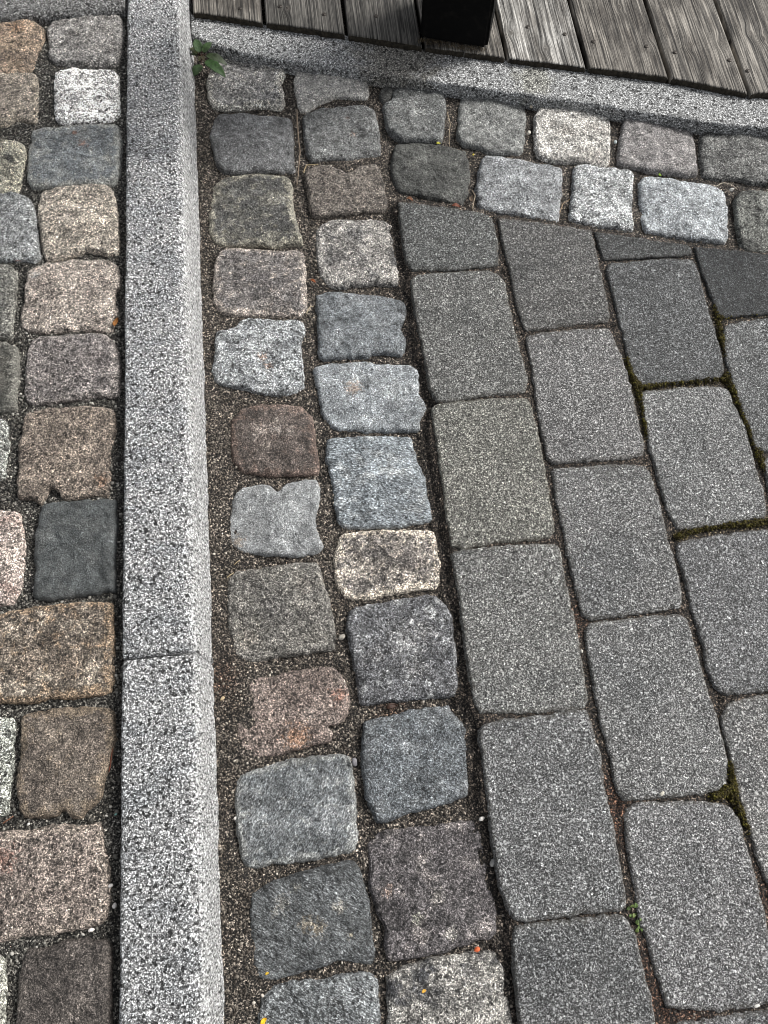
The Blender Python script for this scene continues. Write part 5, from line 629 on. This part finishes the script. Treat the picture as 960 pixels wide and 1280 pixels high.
# ------------------------------------------------------------ black post on the deck
pm = NT('black_post'); tc, v, vd = pm.coords(rnd=False)
pm.color(pm.mix(pm.sstep(pm.noise(v, 60, 4), .5, .8), (.004, .004, .004), (.010, .009, .008))); pm.b.inputs['Roughness'].default_value = .8; pm.b.inputs['Specular IOR Level'].default_value = .1; pm.bump(pm.noise(v, 120, 4), .001)
(p0, p1) = (Vector((*POST[0], 0)), Vector((*POST[1], 0))); ex_ = (p1 - p0); W_ = ex_.length; ex_.normalize(); ey_ = Vector((-ex_.y, ex_.x, 0))
bm = bmesh.new(); bmesh.ops.create_cube(bm, size=1)
for v_ in bm.verts: v_.co = Vector(((v_.co.x) * W_, v_.co.y * W_, (v_.co.z + .5) * 1.05))
bmesh.ops.bevel(bm, geom=bm.edges[:], offset=.006, segments=3, affect='EDGES')
bmesh.ops.subdivide_edges(bm, edges=[e for e in bm.edges if e.calc_length() > .5], cuts=40)
for v_ in bm.verts:
    k_ = fbm(v_.co.x + v_.co.y, v_.co.z, 30, 3.) * .0012; v_.co.x += k_; v_.co.y += k_
    if v_.co.z < .004: v_.co.z += abs(fbm(v_.co.x, v_.co.y, 120, 2.)) * .004
me = bpy.data.meshes.new('post'); bm.to_mesh(me); bm.free(); me.materials.append(pm.m)
root = empty('deck_post', (*((p0 + p1) / 2 + ey_ * W_ / 2).xy, .0325)); root.rotation_euler.z = math.atan2(ex_.y, ex_.x)
tag(root, 'black square post standing on the front of the wooden deck', 'post')
po = bpy.data.objects.new('shaft', me); col.objects.link(po); po.parent = root
rm_ = NT('rotten_fibre'); rm_.color(rm_.ramp(rm_.n('ShaderNodeNewGeometry').outputs['Random Per Island'], [(0, (.02, .014, .008)), (.6, (.07, .05, .025)), (1, (.22, .18, .12))]))
Vf, Ff = [], []
for i in range(260):                              # frayed fibres and dirt along the foot of the post
    u = R.uniform(-.5, .5) * W_; y_ = -W_ / 2 - R.uniform(.0, .012); a_ = R.uniform(0, 6.28); L2 = R.uniform(.004, .016); hh = R.uniform(.0, .007)
    dx, dy = math.cos(a_) * L2, math.sin(a_) * L2 * .5; w2 = R.uniform(.0003, .0008); b0 = len(Vf)
    Vf += [(u, y_, hh * .3), (u + w2, y_ + w2, hh * .3), (u + dx * .6 + w2, y_ + dy * .6, hh + .002), (u + dx * .6, y_ + dy * .6, hh + .0022), (u + dx, y_ + dy, hh * .6)]
    Ff += [(b0, b0 + 1, b0 + 2, b0 + 3), (b0 + 3, b0 + 2, b0 + 4)]
tag(mesh_obj('fibre_fringe', Vf, Ff, rm_.m, root, smooth=False), kind='stuff')

# ------------------------------------------------------------ weed in the corner, sprig in the paver joint
def leaf_mat(c):
    a = NT('leaf'); tc, v, vd = a.coords()
    base = a.mix(a.sstep(a.noise(v, 160, 4), .4, .65), c, sc(c, .62)); a.color(base); a.b.inputs['Roughness'].default_value = .5
    a.bump(a.noise(v, 350, 3), .0006); return a.m
def leaf(name, a, b, wd, mat, parent, fold=.25, nl=12, nw=6, tip=1.0):
    a, b = Vector(a), Vector(b); d = b - a; L = d.length; d.normalize(); side = Vector((-d.y, d.x, 0)).normalized(); up = side.cross(d) * -1
    if up.z < 0: up = -up
    V, F = [], []
    for i in range(nl + 1):
        t = i / nl; wv = wd * .5 * (math.sin(math.pi * min(1, t ** .8)) ** .75 + .02) * (1 + .05 * math.sin(t * 31))
        for j in range(-nw, nw + 1):
            s = j / nw; p = a + d * L * t + side * wv * s + up * (abs(s) ** 1.3 * wv * fold + .16 * L * math.sin(math.pi * t) * .6 - .05 * L * t * t + .03 * wd * math.sin(t * 18) * abs(s))
            V.append(p)
    k = 2 * nw + 1; F = [(i * k + j, (i + 1) * k + j, (i + 1) * k + j + 1, i * k + j + 1) for i in range(nl) for j in range(k - 1)]
    o = mesh_obj(name, V, F, mat, parent); md = o.modifiers.new('thickness', 'SOLIDIFY'); md.thickness = .0004; return o
def tube(P, r0, r1, seg=7):
    V, F = [], []; n = len(P); P = [Vector(p) for p in P]
    for i, p in enumerate(P):
        d = (P[min(i + 1, n - 1)] - P[max(i - 1, 0)]).normalized(); u = d.cross(Vector((.31, .2, .93))).normalized(); w_ = d.cross(u); r = r0 + (r1 - r0) * i / (n - 1)
        for k in range(seg): a = 2 * math.pi * k / seg; V.append(p + (u * math.cos(a) + w_ * math.sin(a)) * r)
    F = [(i * seg + k, i * seg + (k + 1) % seg, (i + 1) * seg + (k + 1) % seg, (i + 1) * seg + k) for i in range(n - 1) for k in range(seg)]
    F += [tuple(range(seg))[::-1], tuple(range((n - 1) * seg, n * seg))]; return V, F
root = empty('weed', (*WEED, -.008)); tag(root, 'small green weed with reddish stems in the corner between kerb and edging', 'weed')
stm = NT('stem'); stm.color((.07, .035, .022)); stm.b.inputs['Roughness'].default_value = .5
wx, wy = WEED
for (a_, b_, wd, z1, z2, cc) in LEAVES:
    A = Vector((a_[0] - wx, a_[1] - wy, z1 + .008)); B = Vector((b_[0] - wx, b_[1] - wy, z2 + .008))
    leaf('leaf', A, B, wd * 1.55, leaf_mat(sc(cc, .55)), root, fold=.12)
    V, F = tube([(0, 0, -.004), A * .5 + Vector((0, 0, A.z * .28)), A, A + (B - A) * .12], .0011, .0006); mesh_obj('stem', V, F, stm.m, root)
root = empty('sprig', (*SPRIG, -.006)); tag(root, 'tiny bright green sprig growing in the joint beside the long pale paver', 'weed')
lm = leaf_mat((.09, .15, .035)); lm2 = leaf_mat((.16, .22, .06)); V, F = tube([(0, 0, -.003), (.001, .001, .004), (0, .002, .009)], .0008, .0005); mesh_obj('stem', V, F, leaf_mat((.10, .13, .04)), root)
for i in range(22):
    y_ = R.uniform(-.018, .016); x_ = R.gauss(.0 - y_ * .25, .0045); z_ = R.uniform(.006, .016); a_ = R.uniform(0, 6.28); L = R.uniform(.0035, .0065)
    leaf('leaf', (x_, y_, z_), (x_ + math.cos(a_) * L, y_ + math.sin(a_) * L, z_ + R.uniform(-.001, .003)), L * .7, lm if i % 3 else lm2, root, nl=5, nw=2)

# ------------------------------------------------------------ small things lying in the joints
def flat_mat(c, name): 
    a = NT(name); tc, v, vd = a.coords(); a.color(a.mix(a.sstep(a.noise(v, 300, 4, .7), .35, .7), sc(c, 1.1), sc(c, .62))); a.bump(a.noise(v, 500, 3), .0006); a.b.inputs['Roughness'].default_value = .6; return a.m
CATS = {'stone_chip': 'stone chip', 'brick_chip': 'brick chip', 'petal': 'petal', 'dry_leaf': 'leaf'}
for (kind, (x, y), z, label, size, c, rot, grp) in DEBRIS:
    mt = flat_mat(c, kind); zz = max(z, float(zsand(np.array([[x, y]]))[0]) + .0005)
    if kind in ('stone_chip', 'brick_chip'):
        bm = bmesh.new(); bmesh.ops.create_icosphere(bm, subdivisions=2, radius=size * .5); s_ = R.uniform(0, 90)
        for v_ in bm.verts:
            k_ = 1 + .5 * fbm(v_.co.x * 180, v_.co.y * 180 + v_.co.z * 200, 1, s_, 2); v_.co = Vector((v_.co.x * 1.25, v_.co.y * .85, v_.co.z * .8)) * k_
        me = bpy.data.meshes.new(kind); bm.to_mesh(me); bm.free(); me.materials.append(mt); o = bpy.data.objects.new(kind, me); col.objects.link(o); zz += size * .22
    else:
        V, F = [], []
        nl = 8; asp = .55 if kind == 'petal' else .42
        for i in range(nl + 1):
            t = i / nl; wv = size * asp * .5 * (math.sin(math.pi * t) ** .6 + .04)
            for j in (-2, -1, 0, 1, 2):
                V.append(((t - .5) * size, wv * j / 2 + .12 * size * math.sin(t * 3.), abs(j) * size * .05 + .10 * size * math.sin(t * 5 + rot) + .0008))
        F = [(i * 5 + j, (i + 1) * 5 + j, (i + 1) * 5 + j + 1, i * 5 + j + 1) for i in range(nl) for j in range(4)]
        o = mesh_obj(kind, V, F, mt); md = o.modifiers.new('thickness', 'SOLIDIFY'); md.thickness = .0004; zz += size * .06
    o.location = (x, y, zz); o.rotation_euler.z = rot; tag(o, label, CATS[kind], grp)
for (P, z, label, r, c) in TWIGS:
    cx_, cy_ = P[0]; n_ = 14; Q = spline_open = []
    for i in range(n_ + 1):
        t = i / n_ * (len(P) - 1); k_ = min(int(t), len(P) - 2); u = t - k_
        x = P[k_][0] * (1 - u) + P[k_ + 1][0] * u; y = P[k_][1] * (1 - u) + P[k_ + 1][1] * u
        Q.append((x - cx_ + fbm(x, y, 60, 2.) * .001, y - cy_, .0012 * math.sin(i / n_ * 3.1)))
    zz = max(z, float(zsand(np.array([P[0]]))[0]) + r)
    V, F = tube(Q, r, r * .6, 6); tag(mesh_obj('twig', V, F, flat_mat(c, 'dry_stalk'), loc=(cx_, cy_, zz)), label, 'twig', 'dry stalks lying in the joints')
# flake broken off the corner of a sett under the edging
bk = dict(k='s', z=-.008, pts=FLAKE, label='dark grey flake of stone broken off the corner of the sett below the edging', g='')
o, _ = stone('stone_flake', bk, 'stone flake', granite_mat('granite', (.075, .075, .07), (.09, .09, .085), .6), N=60, rings=8, rad=.006, drop=.004, skirt=.02)
if 'group' in o: del o['group']
